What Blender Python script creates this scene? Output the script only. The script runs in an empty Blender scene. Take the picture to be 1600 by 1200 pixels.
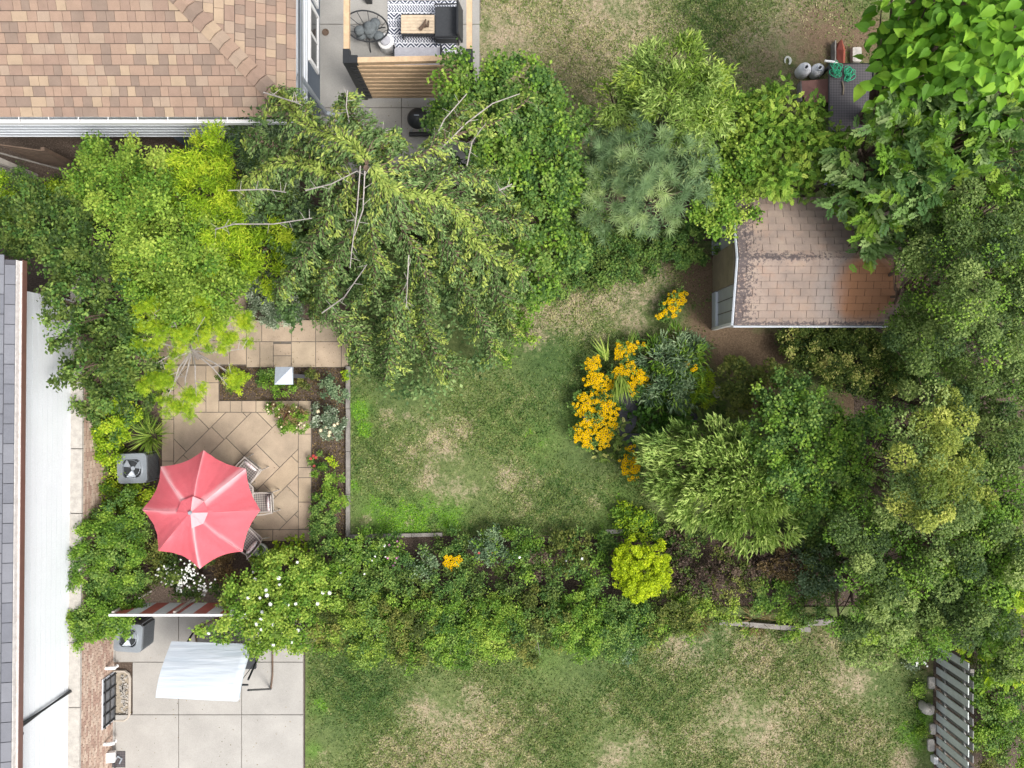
import bpy, math, random
import numpy as np
from mathutils import Vector, Matrix
random.seed(7); rng = np.random.default_rng(7)
sc = bpy.context.scene; C = sc.collection
R = math.radians
# ---------------------------------------------------------------- camera, sky, sun, exposure
cd = bpy.data.cameras.new('camera'); cam = bpy.data.objects.new('camera', cd); C.objects.link(cam)
cam.location = (0, 0, 20); cam.rotation_euler = (0, 0, 0)
cd.sensor_width = 36; cd.lens = 36 * 1240 / 1600; cd.clip_end = 600
sc.camera = cam
SUN_EL, SUN_AZ = R(58), R(125)         # veiled sun below and right of the picture
w = bpy.data.worlds.new('World'); sc.world = w; w.use_nodes = True
nt = w.node_tree; nt.nodes.clear()
sky = nt.nodes.new('ShaderNodeTexSky'); sky.sky_type = 'NISHITA'; sky.sun_disc = False
sky.sun_elevation = SUN_EL; sky.sun_rotation = SUN_AZ
sky.air_density = 0.8; sky.dust_density = 4.0; sky.ozone_density = 0.6
bg = nt.nodes.new('ShaderNodeBackground'); bg.inputs[1].default_value = 0.14
ow = nt.nodes.new('ShaderNodeOutputWorld')
hs = nt.nodes.new('ShaderNodeHueSaturation'); hs.inputs['Saturation'].default_value = .3   # thin overcast: almost grey sky light
nt.links.new(sky.outputs[0], hs.inputs['Color']); nt.links.new(hs.outputs[0], bg.inputs[0]); nt.links.new(bg.outputs[0], ow.inputs[0])
ld = bpy.data.lights.new('sun', 'SUN'); ld.energy = 1.5; ld.angle = R(20); ld.color = (1, .95, .87)
sun = bpy.data.objects.new('sun', ld); C.objects.link(sun)
d = Vector((math.sin(SUN_AZ) * math.cos(SUN_EL), math.cos(SUN_AZ) * math.cos(SUN_EL), math.sin(SUN_EL)))
sun.rotation_euler = d.to_track_quat('Z', 'Y').to_euler(); sun.location = d * 30
sc.view_settings.view_transform = 'Standard'; sc.view_settings.look = 'None'
sc.view_settings.exposure = 1.0; sc.view_settings.gamma = 1; sc.view_settings.use_curve_mapping = False

F = 1240.0
def P(px, py, z=0.0):
    s = (20 - z) / F
    return Vector(((px - 800) * s, (600 - py) * s, z))
def L(n, z=0.0): return n * (20 - z) / F
# ---------------------------------------------------------------- materials
def new_mat(name):
    m = bpy.data.materials.new(name); m.use_nodes = True
    return m, m.node_tree, m.node_tree.nodes['Principled BSDF']
def N(nt, t, **k):
    n = nt.nodes.new(t)
    for a, b in k.items(): setattr(n, a, b)
    return n
def ramp(nt, src, stops):
    r = N(nt, 'ShaderNodeValToRGB'); e = r.color_ramp.elements
    while len(e) < len(stops): e.new(0.5)
    for i, (p, c) in enumerate(stops):
        e[i].position = p; e[i].color = (c[0], c[1], c[2], 1)
    nt.links.new(src, r.inputs[0]); return r.outputs[0]
def noise(nt, scale, detail=4, rough=.6, vec=None, dist=0):
    n = N(nt, 'ShaderNodeTexNoise'); n.inputs['Scale'].default_value = scale
    n.inputs['Detail'].default_value = detail; n.inputs['Roughness'].default_value = rough
    n.inputs['Distortion'].default_value = dist
    if vec is None:
        g = N(nt, 'ShaderNodeNewGeometry'); vec = g.outputs['Position']
    nt.links.new(vec, n.inputs['Vector']); return n.outputs['Fac']
def mixc(nt, fac, a, b, mode='MIX'):
    m = N(nt, 'ShaderNodeMix', data_type='RGBA', blend_type=mode)
    for s, v in ((m.inputs[0], fac), (m.inputs[6], a), (m.inputs[7], b)):
        if isinstance(v, bpy.types.NodeSocket): nt.links.new(v, s)
        elif isinstance(v, (int, float)): s.default_value = v
        else: s.default_value = (v[0], v[1], v[2], 1)
    return m.outputs[2]
def mathn(nt, op, a, b=None, clamp=False):
    m = N(nt, 'ShaderNodeMath', operation=op); m.use_clamp = clamp
    for s, v in ((m.inputs[0], a), (m.inputs[1], b)):
        if v is None: continue
        if isinstance(v, bpy.types.NodeSocket): nt.links.new(v, s)
        else: s.default_value = v
    return m.outputs[0]
def bump(nt, bs, h, strength=.3, dist=.01):
    b = N(nt, 'ShaderNodeBump'); b.inputs['Strength'].default_value = strength
    b.inputs['Distance'].default_value = dist
    nt.links.new(h, b.inputs['Height']); nt.links.new(b.outputs[0], bs.inputs['Normal'])
def surf(name, col, var=.25, scale=6, rough=.7, metal=0, bmp=.2, col2=None, fine=60):
    """plain material: base colour broken by large stains and fine grain"""
    m, nt, b = new_mat(name)
    c2 = col2 or tuple(x * (1 - var) for x in col)
    a = ramp(nt, noise(nt, scale, 5), [(.3, c2), (.7, col)])
    f = noise(nt, fine, 3)
    g = ramp(nt, f, [(.25, (.75,) * 3), (.75, (1.1,) * 3)])
    nt.links.new(mixc(nt, .7, a, g, 'MULTIPLY'), b.inputs['Base Color'])
    b.inputs['Roughness'].default_value = rough; b.inputs['Metallic'].default_value = metal
    if bmp: bump(nt, b, f, bmp)
    return m
def leafmat(name, dark, mid, light, rough=.55, trans=.3):
    m, nt, b = new_mat(name)
    a = N(nt, 'ShaderNodeAttribute', attribute_name='tone')
    col = ramp(nt, a.outputs['Fac'], [(0, dark), (.5, mid), (1, light)])
    nt.links.new(col, b.inputs['Base Color']); b.inputs['Roughness'].default_value = rough
    b.inputs['Specular IOR Level'].default_value = .22
    t = N(nt, 'ShaderNodeBsdfTranslucent'); nt.links.new(mixc(nt, 1, col, (1.1, 1.25, .6), 'MULTIPLY'), t.inputs[0])
    ms = N(nt, 'ShaderNodeMixShader'); ms.inputs[0].default_value = trans
    nt.links.new(b.outputs[0], ms.inputs[1]); nt.links.new(t.outputs[0], ms.inputs[2])
    nt.links.new(ms.outputs[0], nt.nodes['Material Output'].inputs[0]); return m
LM = {}
def lm(key, dark, mid, light, **k):
    f = (1.15, 1.07, .72) if key not in ('purple', 'gray', 'grass', 'bronze', 'ash', 'blue', 'cedar', 'pine', 'juni') else (1, 1, 1)
    f = tuple(x * (1.0 if key in ('grass', 'lushgrass', 'purple') else 1.13) for x in f)
    LM[key] = leafmat('leaf_' + key, *[tuple(a * b for a, b in zip(c, f)) for c in (dark, mid, light)], **k)
lm('light', (.075,.14,.025), (.17,.28,.055), (.30,.40,.10))
lm('gold', (.09,.17,.012), (.20,.34,.022), (.36,.46,.05))
lm('lime', (.10,.19,.012), (.22,.36,.025), (.36,.46,.04))
lm('mid', (.035,.09,.03), (.09,.18,.055), (.19,.29,.095))
lm('fresh', (.05,.12,.02), (.12,.24,.04), (.22,.34,.07))
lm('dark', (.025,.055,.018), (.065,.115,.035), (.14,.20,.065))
lm('olive', (.04,.065,.02), (.10,.14,.04), (.2,.22,.08))
lm('blue', (.06,.11,.055), (.14,.21,.11), (.26,.34,.19))
lm('pine', (.06,.115,.055), (.165,.25,.115), (.38,.46,.19))
lm('cedar', (.045,.09,.028), (.13,.215,.07), (.28,.37,.14))
lm('cedartip', (.10,.17,.05), (.23,.32,.10), (.38,.46,.18))
lm('cypress', (.10,.18,.055), (.22,.335,.12), (.36,.47,.22))
lm('globe', (.14,.22,.005), (.30,.42,.01), (.46,.56,.03))
lm('juni', (.035,.07,.02), (.115,.18,.045), (.26,.33,.10))
lm('junigold', (.09,.14,.03), (.24,.30,.08), (.40,.44,.16))
lm('hosta', (.02,.055,.012), (.045,.12,.022), (.10,.22,.05), rough=.35)
lm('catalpa', (.04,.12,.014), (.11,.26,.028), (.26,.45,.065), rough=.6)
lm('ash', (.055,.12,.035), (.145,.24,.07), (.31,.40,.16), rough=.45)
lm('purple', (.035,.026,.02), (.10,.066,.052), (.19,.14,.10))
lm('vari', (.05,.09,.02), (.14,.22,.06), (.50,.52,.25))
lm('gray', (.07,.11,.06), (.16,.21,.13), (.50,.55,.45))
lm('bronze', (.06,.045,.02), (.16,.11,.05), (.28,.2,.09))
lm('blade', (.06,.12,.02), (.16,.26,.06), (.34,.42,.14))
lm('grass', (.055,.12,.025), (.17,.22,.06), (.46,.40,.23), trans=.15)
lm('lushgrass', (.06,.16,.02), (.13,.31,.03), (.26,.42,.06), trans=.2)
M = {}
M['petal'] = surf('petal_yellow', (.70,.44,.002), .2, 30, 1, bmp=0); M['petal'].node_tree.nodes['Principled BSDF'].inputs['Specular IOR Level'].default_value = 0
M['flower_eye'] = surf('flower_eye', (.06,.03,.015), .2, 30, .8, bmp=0)
M['white_petal'] = surf('petal_white', (.8,.82,.78), .1, 30, .6, bmp=0)
M['pink_petal'] = surf('petal_pink', (.55,.2,.4), .2, 30, .6, bmp=0)
M['red_petal'] = surf('petal_red', (.4,.03,.02), .2, 30, .6, bmp=0)
M['cream_petal'] = surf('petal_cream', (.75,.65,.42), .2, 30, .6, bmp=0)
M['lilac_petal'] = surf('petal_lilac', (.4,.4,.7), .2, 30, .6, bmp=0)
M['bark'] = surf('bark', (.16,.11,.08), .4, 8, .9, bmp=.6)
M['greybark'] = surf('grey_bark', (.42,.38,.35), .35, 10, .9, bmp=.4)
M['soil'] = None
M['concrete'] = surf('concrete', (.385,.37,.345), .2, 1.3, .85, bmp=.15)
M['concrete_up'] = surf('upper_concrete', (.34,.33,.31), .2, 1.2, .85, bmp=.15)
M['joint'] = surf('joint_filler', (.16,.14,.12), .3, 10, .9)
M['siding'] = surf('white_siding', (.70,.73,.77), .05, 2, .5, bmp=0)
M['siding_grey'] = surf('pale_blue_siding', (.60,.64,.70), .06, 2, .5, bmp=0)
M['bluewall'] = surf('slate_blue_wall', (.09,.115,.15), .12, 3, .6)
M['white'] = surf('white_paint', (.8,.8,.8), .05, 4, .45, bmp=0)
M['dirty_white'] = surf('dirty_white', (.72,.70,.68), .5, 9, .6, col2=(.5,.47,.45))
M['brown_metal'] = surf('brown_metal', (.16,.08,.065), .2, 5, .4)
M['grey_metal'] = surf('grey_metal', (.27,.30,.33), .12, 5, .4, metal=.3, bmp=0)
M['dark_metal'] = surf('dark_metal', (.035,.04,.045), .2, 8, .4, metal=.3, bmp=0)
M['black'] = surf('black_paint', (.02,.022,.025), .2, 8, .45, bmp=0)
M['charcoal'] = surf('charcoal_fabric', (.05,.055,.062), .2, 14, .85)
M['grey_fabric'] = surf('grey_fabric', (.14,.16,.17), .4, 12, .9)
M['pale_fabric'] = surf('pale_grey_fabric', (.42,.42,.46), .15, 12, .9)
M['cedarwood'] = surf('pine_wood', (.60,.42,.26), .22, 5, .65, fine=25)
M['tablewood'] = surf('table_wood', (.62,.50,.36), .2, 7, .6, fine=25)
M['oldwood'] = surf('weathered_wood', (.26,.24,.22), .4, 5, .9, bmp=.5)
M['brownwood'] = surf('brown_wood', (.15,.10,.07), .4, 5, .85, bmp=.5)
M['fencewood'] = surf('grey_fence_wood', (.62,.66,.64), .2, 4, .85, bmp=.3)
M['fencewood_shade'] = surf('grey_fence_wood_shade', (.22,.22,.21), .3, 4, .85, bmp=.3)  # darker copy for back boards and rails, their shade put into the colour
M['postwood'] = surf('pale_post_wood', (.50,.46,.42), .25, 5, .8, bmp=.3)
M['glass'] = surf('window_glass', (.03,.04,.05), .2, 2, .08, bmp=0)
M['stone'] = surf('pale_stone', (.48,.45,.41), .3, 9, .9, bmp=.6)
M['slate'] = surf('dark_slate', (.085,.085,.10), .3, 6, .8, bmp=.4)
M['redwood'] = surf('faded_red_board', (.30,.15,.12), .2, 5, .8)
M['rust'] = surf('red_plastic', (.33,.08,.05), .2, 6, .5)
M['tank'] = surf('tank_white', (.72,.73,.76), .1, 7, .4, bmp=0)
M['teal'] = surf('teal_paint', (.02,.13,.14), .2, 4, .6)
M['rope'] = surf('green_rope', (.05,.5,.27), .3, 20, .7)
M['galv'] = surf('galvanised_sheet', (.36,.40,.45), .12, 6, .4, metal=.3, bmp=0)
M['canvas'] = None
M['shedwall'] = surf('grey_shed_wall', (.46,.47,.47), .15, 3, .6)
M['sheddoor'] = surf('brown_shed_door', (.30,.24,.16), .35, 3, .8, bmp=.3)
M['awning_red'] = surf('awning_red', (.50,.13,.11), .15, 6, .5)
M['shadow_underlay'] = surf('roof_shadow_underlay', (.10,.07,.06), .2, 8, .95)  # dark roof base, so gaps between shingles draw their shadow lines in colour
M['pane'] = surf('grey_reflection_pane', (.20,.21,.23), .5, 3, .15, bmp=0)  # grey reflection put into the base colour of the glass
M['pot'] = surf('terracotta', (.3,.13,.08), .25, 8, .8)
M['potwhite'] = surf('cream_pot', (.62,.64,.58), .15, 8, .6)
M['gravel'] = surf('gravel', (.42,.36,.28), .5, 25, .9, bmp=.6)
M['ptfe'] = surf('well_liner', (.45,.40,.34), .2, 6, .7)
TAN = [surf('shingle_tan_%d' % i, (c[0]*.67, c[1]*.71, c[2]*.67), .16, 4, .92, bmp=.4, fine=90) for i, c in enumerate([(.46,.30,.235), (.40,.26,.21), (.54,.38,.28), (.34,.235,.195), (.48,.34,.27)])]
GREY = [surf('shingle_grey_%d' % i, tuple(x*.6 for x in c), .12, 4, .92, bmp=.4, fine=90) for i, c in enumerate([(.28,.29,.33), (.25,.26,.30), (.31,.32,.36)])]
PAVE = [surf('paver_sand_%d' % i, (c[0]*.97, c[1]*.93, c[2]*.87), .28, 2.2, .85, bmp=.25) for i, c in enumerate([(.44,.36,.27), (.47,.39,.30), (.41,.34,.265), (.45,.365,.285)])]
BRICK = [surf('brick_%d' % i, c, .3, 8, .9, bmp=.3) for i, c in enumerate([(.52,.38,.30), (.43,.29,.23), (.60,.47,.38)])]
def shed_mat():
    m, nt, b = new_mat('shed_shingle')
    g = N(nt, 'ShaderNodeNewGeometry'); sx = N(nt, 'ShaderNodeSeparateXYZ'); nt.links.new(g.outputs['Position'], sx.inputs[0])
    base = ramp(nt, noise(nt, 2.5, 5), [(.3, (.215,.17,.145)), (.55, (.27,.21,.175)), (.75, (.31,.25,.20))])
    # orange patch where the grit is fresh, at the right end of the south slope
    def gauss(cx, cy, rx, ry):
        a = mathn(nt, 'DIVIDE', mathn(nt, 'SUBTRACT', sx.outputs[0], cx), rx); c = mathn(nt, 'DIVIDE', mathn(nt, 'SUBTRACT', sx.outputs[1], cy), ry)
        q = mathn(nt, 'ADD', mathn(nt, 'MULTIPLY', a, a), mathn(nt, 'MULTIPLY', c, c))
        return mathn(nt, 'SUBTRACT', 1, q, True)
    nn = noise(nt, 3, 5)
    o = mathn(nt, 'MULTIPLY', mathn(nt, 'ADD', gauss(7.95, 2.15, .85, .85), mathn(nt, 'MULTIPLY', mathn(nt, 'SUBTRACT', nn, .5), .5)), 1.9, True)
    c1 = mixc(nt, mathn(nt, 'MULTIPLY', o, .9), base, (.34,.16,.075))
    gr = mathn(nt, 'MULTIPLY', gauss(7.15, 2.1, .45, .9), mathn(nt, 'MULTIPLY', noise(nt, 6, 4), .7))
    c1 = mixc(nt, gr, c1, (.27,.26,.26))
    # black algae on the left end, along the ridge and along the eave
    e1 = mathn(nt, 'SUBTRACT', 1, mathn(nt, 'MULTIPLY', mathn(nt, 'ABSOLUTE', mathn(nt, 'SUBTRACT', sx.outputs[0], 5.12)), 1.7), True)
    e2 = mathn(nt, 'SUBTRACT', 1, mathn(nt, 'MULTIPLY', mathn(nt, 'ABSOLUTE', mathn(nt, 'SUBTRACT', sx.outputs[1], 2.83)), 5.5), True)
    e2 = mathn(nt, 'MULTIPLY', e2, mathn(nt, 'MULTIPLY', mathn(nt, 'SUBTRACT', 8.0, sx.outputs[0]), .6, True))
    e3 = mathn(nt, 'SUBTRACT', 1, mathn(nt, 'MULTIPLY', mathn(nt, 'ABSOLUTE', mathn(nt, 'SUBTRACT', sx.outputs[1], 1.37)), 9), True)
    e = mathn(nt, 'MAXIMUM', mathn(nt, 'MAXIMUM', e1, e2), e3)
    sp = noise(nt, 16, 5, .7)
    k = mathn(nt, 'MULTIPLY', mathn(nt, 'SUBTRACT', mathn(nt, 'ADD', mathn(nt, 'MULTIPLY', e, .26), sp), .64), 14, True)
    c2 = mixc(nt, mathn(nt, 'MULTIPLY', k, .85), c1, (.06,.05,.055))
    nt.links.new(c2, b.inputs['Base Color']); b.inputs['Roughness'].default_value = .95
    bump(nt, b, noise(nt, 80, 3), .4); return m
M['shed'] = shed_mat()
def canopy_mat():
    m, nt, b = new_mat('umbrella_cloth')
    a = N(nt, 'ShaderNodeAttribute', attribute_name='tone')
    c = ramp(nt, a.outputs['Fac'], [(0, (.60,.10,.125)), (.45, (.64,.135,.165)), (1, (.78,.42,.45))])
    v = ramp(nt, noise(nt, 3, 4), [(.3, (.93,)*3), (.7, (1.04,)*3)])
    cc = mixc(nt, 1, c, v, 'MULTIPLY'); bump(nt, b, noise(nt, 9, 4, .6, dist=1.5), .5, .03); nt.links.new(cc, b.inputs['Base Color']); b.inputs['Roughness'].default_value = .85
    t = N(nt, 'ShaderNodeBsdfTranslucent'); nt.links.new(cc, t.inputs[0])
    ms = N(nt, 'ShaderNodeMixShader'); ms.inputs[0].default_value = .2
    nt.links.new(b.outputs[0], ms.inputs[1]); nt.links.new(t.outputs[0], ms.inputs[2])
    nt.links.new(ms.outputs[0], nt.nodes['Material Output'].inputs[0]); return m
M['canvas'] = canopy_mat()
def floral():
    m, nt, b = new_mat('floral_cloth')
    nt.links.new(ramp(nt, noise(nt, 22, 2), [(.5, (.78,.76,.76)), (.56, (.55,.28,.3)), (.6, (.75,.7,.7)), (.68, (.35,.28,.3))]), b.inputs['Base Color'])
    b.inputs['Roughness'].default_value = .9; return m
M['floral'] = floral()
def mesh_mat(name, c1, c2, scale):
    m, nt, b = new_mat(name); tc = N(nt, 'ShaderNodeTexCoord')
    v = N(nt, 'ShaderNodeTexChecker'); v.inputs['Scale'].default_value = scale
    v.inputs[1].default_value = (*c1, 1); v.inputs[2].default_value = (*c2, 1)
    mp = N(nt, 'ShaderNodeMapping'); mp.inputs['Rotation'].default_value = (0, 0, R(45)); mp.inputs['Location'].default_value = (0, 0, .013)
    nt.links.new(tc.outputs['Object'], mp.inputs[0]); nt.links.new(mp.outputs[0], v.inputs[0])
    nt.links.new(v.outputs[0], b.inputs['Base Color']); b.inputs['Roughness'].default_value = .6; return m
M['lattice'] = mesh_mat('woven_mesh', (.30,.27,.25), (.12,.105,.10), 26)
M['grate'] = mesh_mat('steel_grating', (.085,.075,.08), (.045,.042,.046), 22)
def rug_mat():
    m, nt, b = new_mat('rug_print'); tc = N(nt, 'ShaderNodeTexCoord'); s = N(nt, 'ShaderNodeSeparateXYZ')
    nt.links.new(tc.outputs['Object'], s.inputs[0]); x, y = s.outputs[0], s.outputs[1]
    def tri(v, p): return mathn(nt, 'PINGPONG', v, p)
    zig = mathn(nt, 'FRACT', mathn(nt, 'MULTIPLY', mathn(nt, 'ADD', y, tri(x, .14)), 11))
    lines = mathn(nt, 'GREATER_THAN', zig, .55)
    fine = mathn(nt, 'GREATER_THAN', mathn(nt, 'FRACT', mathn(nt, 'MULTIPLY', mathn(nt, 'ADD', x, mathn(nt, 'MULTIPLY', tri(y, .04), 1.2)), 15)), .5)
    band = mathn(nt, 'GREATER_THAN', mathn(nt, 'FRACT', mathn(nt, 'MULTIPLY', y, 2.6)), .5)
    hl = mathn(nt, 'GREATER_THAN', mathn(nt, 'FRACT', mathn(nt, 'ADD', mathn(nt, 'MULTIPLY', y, 5.2), .1)), .88)
    f = mathn(nt, 'MAXIMUM', mathn(nt, 'ADD', mathn(nt, 'MULTIPLY', lines, band), mathn(nt, 'MULTIPLY', fine, mathn(nt, 'SUBTRACT', 1, band))), hl, True)
    nt.links.new(mixc(nt, f, (.025,.035,.07), (.62,.64,.68)), b.inputs['Base Color']); b.inputs['Roughness'].default_value = .95; return m
M['rug'] = rug_mat()
def swing_mat():
    m, nt, b = new_mat('pale_vinyl'); g = N(nt, 'ShaderNodeNewGeometry')
    mp = N(nt, 'ShaderNodeMapping'); mp.inputs['Scale'].default_value = (.5, 5, 1); nt.links.new(g.outputs[0], mp.inputs[0])
    n = noise(nt, 2, 4, .5, mp.outputs[0])
    nt.links.new(ramp(nt, n, [(.3, (.38,.43,.48)), (.6, (.48,.52,.56))]), b.inputs['Base Color']); b.inputs['Roughness'].default_value = .45
    bump(nt, b, n, .5, .05); return m
M['vinyl'] = swing_mat()
# ---------------------------------------------------------------- object helpers
def tag(o, label=None, cat=None, group=None, kind=None):
    if label: o['label'] = label
    if cat: o['category'] = cat
    if group: o['group'] = group
    if kind: o['kind'] = kind
    return o
def thing(name, label, cat, loc=(0, 0, 0), rz=0, group=None):
    o = bpy.data.objects.new(name, None); C.objects.link(o); o.location = loc; o.rotation_euler = (0, 0, rz)
    o.empty_display_size = .2
    return tag(o, label, cat, group)
def link(name, me, parent=None):
    o = bpy.data.objects.new(name, me); C.objects.link(o)
    if parent: o.parent = parent
    return o
class MB:
    def __init__(s): s.v = []; s.f = []; s.m = []
    def add(s, vs, fs, mi=0):
        o = len(s.v); s.v += [tuple(v) for v in vs]; s.f += [tuple(i + o for i in f) for f in fs]; s.m += [mi] * len(fs); return s
    def box(s, c, d, rz=0, mi=0, rx=0, ry=0):
        q = Matrix.Translation(Vector(c)) @ Matrix.Rotation(rz, 4, 'Z') @ Matrix.Rotation(ry, 4, 'Y') @ Matrix.Rotation(rx, 4, 'X')
        vs = [q @ Vector((x * d[0] / 2, y * d[1] / 2, z * d[2] / 2)) for x in (-1, 1) for y in (-1, 1) for z in (-1, 1)]
        return s.add(vs, [(0,1,3,2), (4,6,7,5), (0,4,5,1), (2,3,7,6), (0,2,6,4), (1,5,7,3)], mi)
    def prism(s, poly, z0, z1, mi=0):
        n = len(poly); vs = [(p[0], p[1], z0) for p in poly] + [(p[0], p[1], z1) for p in poly]
        return s.add(vs, [tuple(range(n - 1, -1, -1)), tuple(range(n, 2 * n))] + [(i, (i + 1) % n, n + (i + 1) % n, n + i) for i in range(n)], mi)
    def tube(s, pts, r, n=7, mi=0, closed=False):
        pts = [Vector(p) for p in pts]; k = len(pts); rr = r if hasattr(r, '__len__') else [r] * k
        vs = []; up = Vector((0, 0, 1))
        for i, p in enumerate(pts):
            t = (pts[(i + 1) % k] - pts[i - 1]) if closed else (pts[min(i + 1, k - 1)] - pts[max(i - 1, 0)])
            t.normalize(); a = t.cross(up)
            if a.length < .05: a = t.cross(Vector((1, 0, 0)))
            a.normalize(); b = t.cross(a)
            vs += [p + (a * math.cos(6.2832 * j / n) + b * math.sin(6.2832 * j / n)) * rr[i] for j in range(n)]
        fs = []
        for i in range(k if closed else k - 1):
            i2 = (i + 1) % k
            fs += [(i * n + j, i * n + (j + 1) % n, i2 * n + (j + 1) % n, i2 * n + j) for j in range(n)]
        if not closed: fs += [tuple(range(n - 1, -1, -1)), tuple(range((k - 1) * n, k * n))]
        return s.add(vs, fs, mi)
    def lathe(s, prof, c=(0, 0, 0), n=24, mi=0, cap=True):
        vs = []; k = len(prof)
        for r, z in prof: vs += [(c[0] + r * math.cos(6.2832 * j / n), c[1] + r * math.sin(6.2832 * j / n), c[2] + z) for j in range(n)]
        fs = [(i * n + j, i * n + (j + 1) % n, (i + 1) * n + (j + 1) % n, (i + 1) * n + j) for i in range(k - 1) for j in range(n)]
        if cap: fs += [tuple(range(n - 1, -1, -1)), tuple(range((k - 1) * n, k * n))]
        return s.add(vs, fs, mi)
    def mesh(s, name, mats, smooth=False):
        me = bpy.data.meshes.new(name); me.from_pydata(s.v, [], s.f)
        for m in (mats if isinstance(mats, list) else [mats]): me.materials.append(m)
        me.polygons.foreach_set('material_index', s.m)
        if smooth: me.polygons.foreach_set('use_smooth', [True] * len(s.f))
        me.update(); return me
    def build(s, name, mats, parent=None, smooth=False): return link(name, s.mesh(name, mats, smooth), parent)
def rounded(w, h, r, n=5):
    out = []
    for cx, cy, a in ((w/2-r, h/2-r, 0), (-w/2+r, h/2-r, 90), (-w/2+r, -h/2+r, 180), (w/2-r, -h/2+r, 270)):
        out += [(cx + r * math.cos(R(a + 90 * i / n)), cy + r * math.sin(R(a + 90 * i / n))) for i in range(n + 1)]
    return out
def copy_tree(o, parent=None):
    c = o.copy(); C.objects.link(c); c.parent = parent
    for ch in list(o.children): copy_tree(ch, c)
    return c
unit = {}
def unit_slab(mat):
    if mat.name not in unit: unit[mat.name] = MB().box((0, 0, 0), (1, 1, 1)).mesh('slab', mat)
    return unit[mat.name]
def slab_field(parent, name, cells, mats, origin, u, v, tilt=.05, thick=.014, limit=300, single_from=None):
    """cells: (cu, cv, wu, wv, mat). Slabs lie on the plane origin + u*cu + v*cv, lower edge proud."""
    u = Vector(u).normalized(); v = Vector(v).normalized(); n = u.cross(v).normalized()
    rest = MB(); rm = []
    for i, (cu, cv, wu, wv, mi) in enumerate(cells):
        v2 = (v - n * tilt).normalized(); n2 = u.cross(v2).normalized()
        c = Vector(origin) + u * cu + v * cv + n * (thick + tilt * wv * .5 + random.uniform(0, .003))
        mt = Matrix((u, v2, n2)).transposed().to_4x4(); mt.translation = c
        if i < limit:
            o = link(name, unit_slab(mats[mi]), parent)
            o.matrix_local = mt @ Matrix.Diagonal((wu, wv, thick, 1))
        else:
            vs = [mt @ Vector((x * wu / 2, y * wv / 2, z * thick / 2)) for x in (-1, 1) for y in (-1, 1) for z in (-1, 1)]
            rest.add(vs, [(0,1,3,2), (4,6,7,5), (0,4,5,1), (2,3,7,6), (0,2,6,4), (1,5,7,3)], mi)
    if rest.v: tag(rest.build(name + '_field', mats, parent), kind='stuff')
# ---------------------------------------------------------------- foliage engine
def T_(tris, nv): return (np.array(nv, float), np.array(tris, int))
def leaf_t(w=.32, fold=.1, bend=-.12):
    return T_([(0, 1, 2), (0, 2, 3)], [(0, 0, 0), (w, .45, fold), (0, 1, bend), (-w, .45, fold)])
def oval_t(w=.36):
    return T_([(0,1,5),(1,2,5),(2,3,5),(3,4,5),(4,0,5)], [(0,0,0),(w,.35,.06),(w*.75,.78,.02),(0,1,-.1),(-w*.9,.5,.06),(0,.5,0)])
def heart_t():
    v = [(0,0,0),(0,.55,.0),(.0,1.05,-.18),(.25,.68,.07),(.4,.34,.12),(.32,.02,.1),(.12,-.08,.03),(-.12,-.08,.03),(-.32,.02,.1),(-.4,.34,.12),(-.25,.68,.07)]
    return T_([(1,2,3),(1,3,4),(1,4,5),(1,5,6),(1,6,0),(1,0,7),(1,7,8),(1,8,9),(1,9,10),(1,10,2)], v)
def spray_t(n=5, w=.035, ang=.6, side=.42, droop=.12):
    v = []; t = []
    def tri(b, e, ww):
        d = np.array(e) - np.array(b); p = np.array([-d[1], d[0], 0]); p = p / (np.linalg.norm(p) + 1e-6) * ww
        o = len(v); v.extend([tuple(np.array(b) - p), tuple(np.array(b) + p), tuple(e)]); t.append((o, o + 1, o + 2))
    tri((0, 0, 0), (0, 1, -droop), w * 1.6)
    for i in range(n):
        y = .08 + .8 * i / n; l = side * (1 - .62 * i / n)
        for sx in (-1, 1): tri((0, y, -droop * y), (sx * l * math.sin(ang) * 1.2, y + l * math.cos(ang), -droop * y - .07 + .04 * (i % 2)), w * 2.2)
    return T_(t, v)
def tuft_t(n=24, w=.038, up=.2):
    r = np.random.default_rng(3); v = []; t = []
    for i in range(n):
        a = i * 2.4; h = up + (i / n) * .9; d = np.array([math.cos(a) * math.cos(h), math.sin(a) * math.cos(h), math.sin(h)]) * (.8 + .3 * r.random())
        p = np.array([-math.sin(a), math.cos(a), 0]) * w; o = len(v)
        v += [tuple(-p), tuple(p), tuple(d)]; t.append((o, o + 1, o + 2))
    return T_(t, v)
def frond_t(n=4, lw=.11, ll=.42):
    v = []; t = []
    def lf(b, dx, dy, l):
        o = len(v); d = np.array([dx, dy]); p = np.array([-dy, dx]) * lw
        v.extend([(b[0], b[1], b[2]), (b[0] + d[0]*l*.5 + p[0], b[1] + d[1]*l*.5 + p[1], b[2] + .02), (b[0] + d[0]*l, b[1] + d[1]*l, b[2] - .07), (b[0] + d[0]*l*.5 - p[0], b[1] + d[1]*l*.5 - p[1], b[2] + .02)])
        t.extend([(o, o + 1, o + 2), (o, o + 2, o + 3)])
    for i in range(n):
        y = .12 + .72 * i / n
        for s in (-1, 1): lf((0, y, -.15 * y * y), s * (.62 + .14 * (i % 2)), .72, ll * (1 - .25 * i / n))
    lf((0, .78, -.1), 0, 1, ll * .8); return T_(t, v)
def blade_t():
    return T_([(0,1,2),(2,1,3),(2,3,4)], [(-.03,0,0),(.03,0,0),(-.025,.5,.28),(.025,.5,.28),(0,1.05,.05)])
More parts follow.
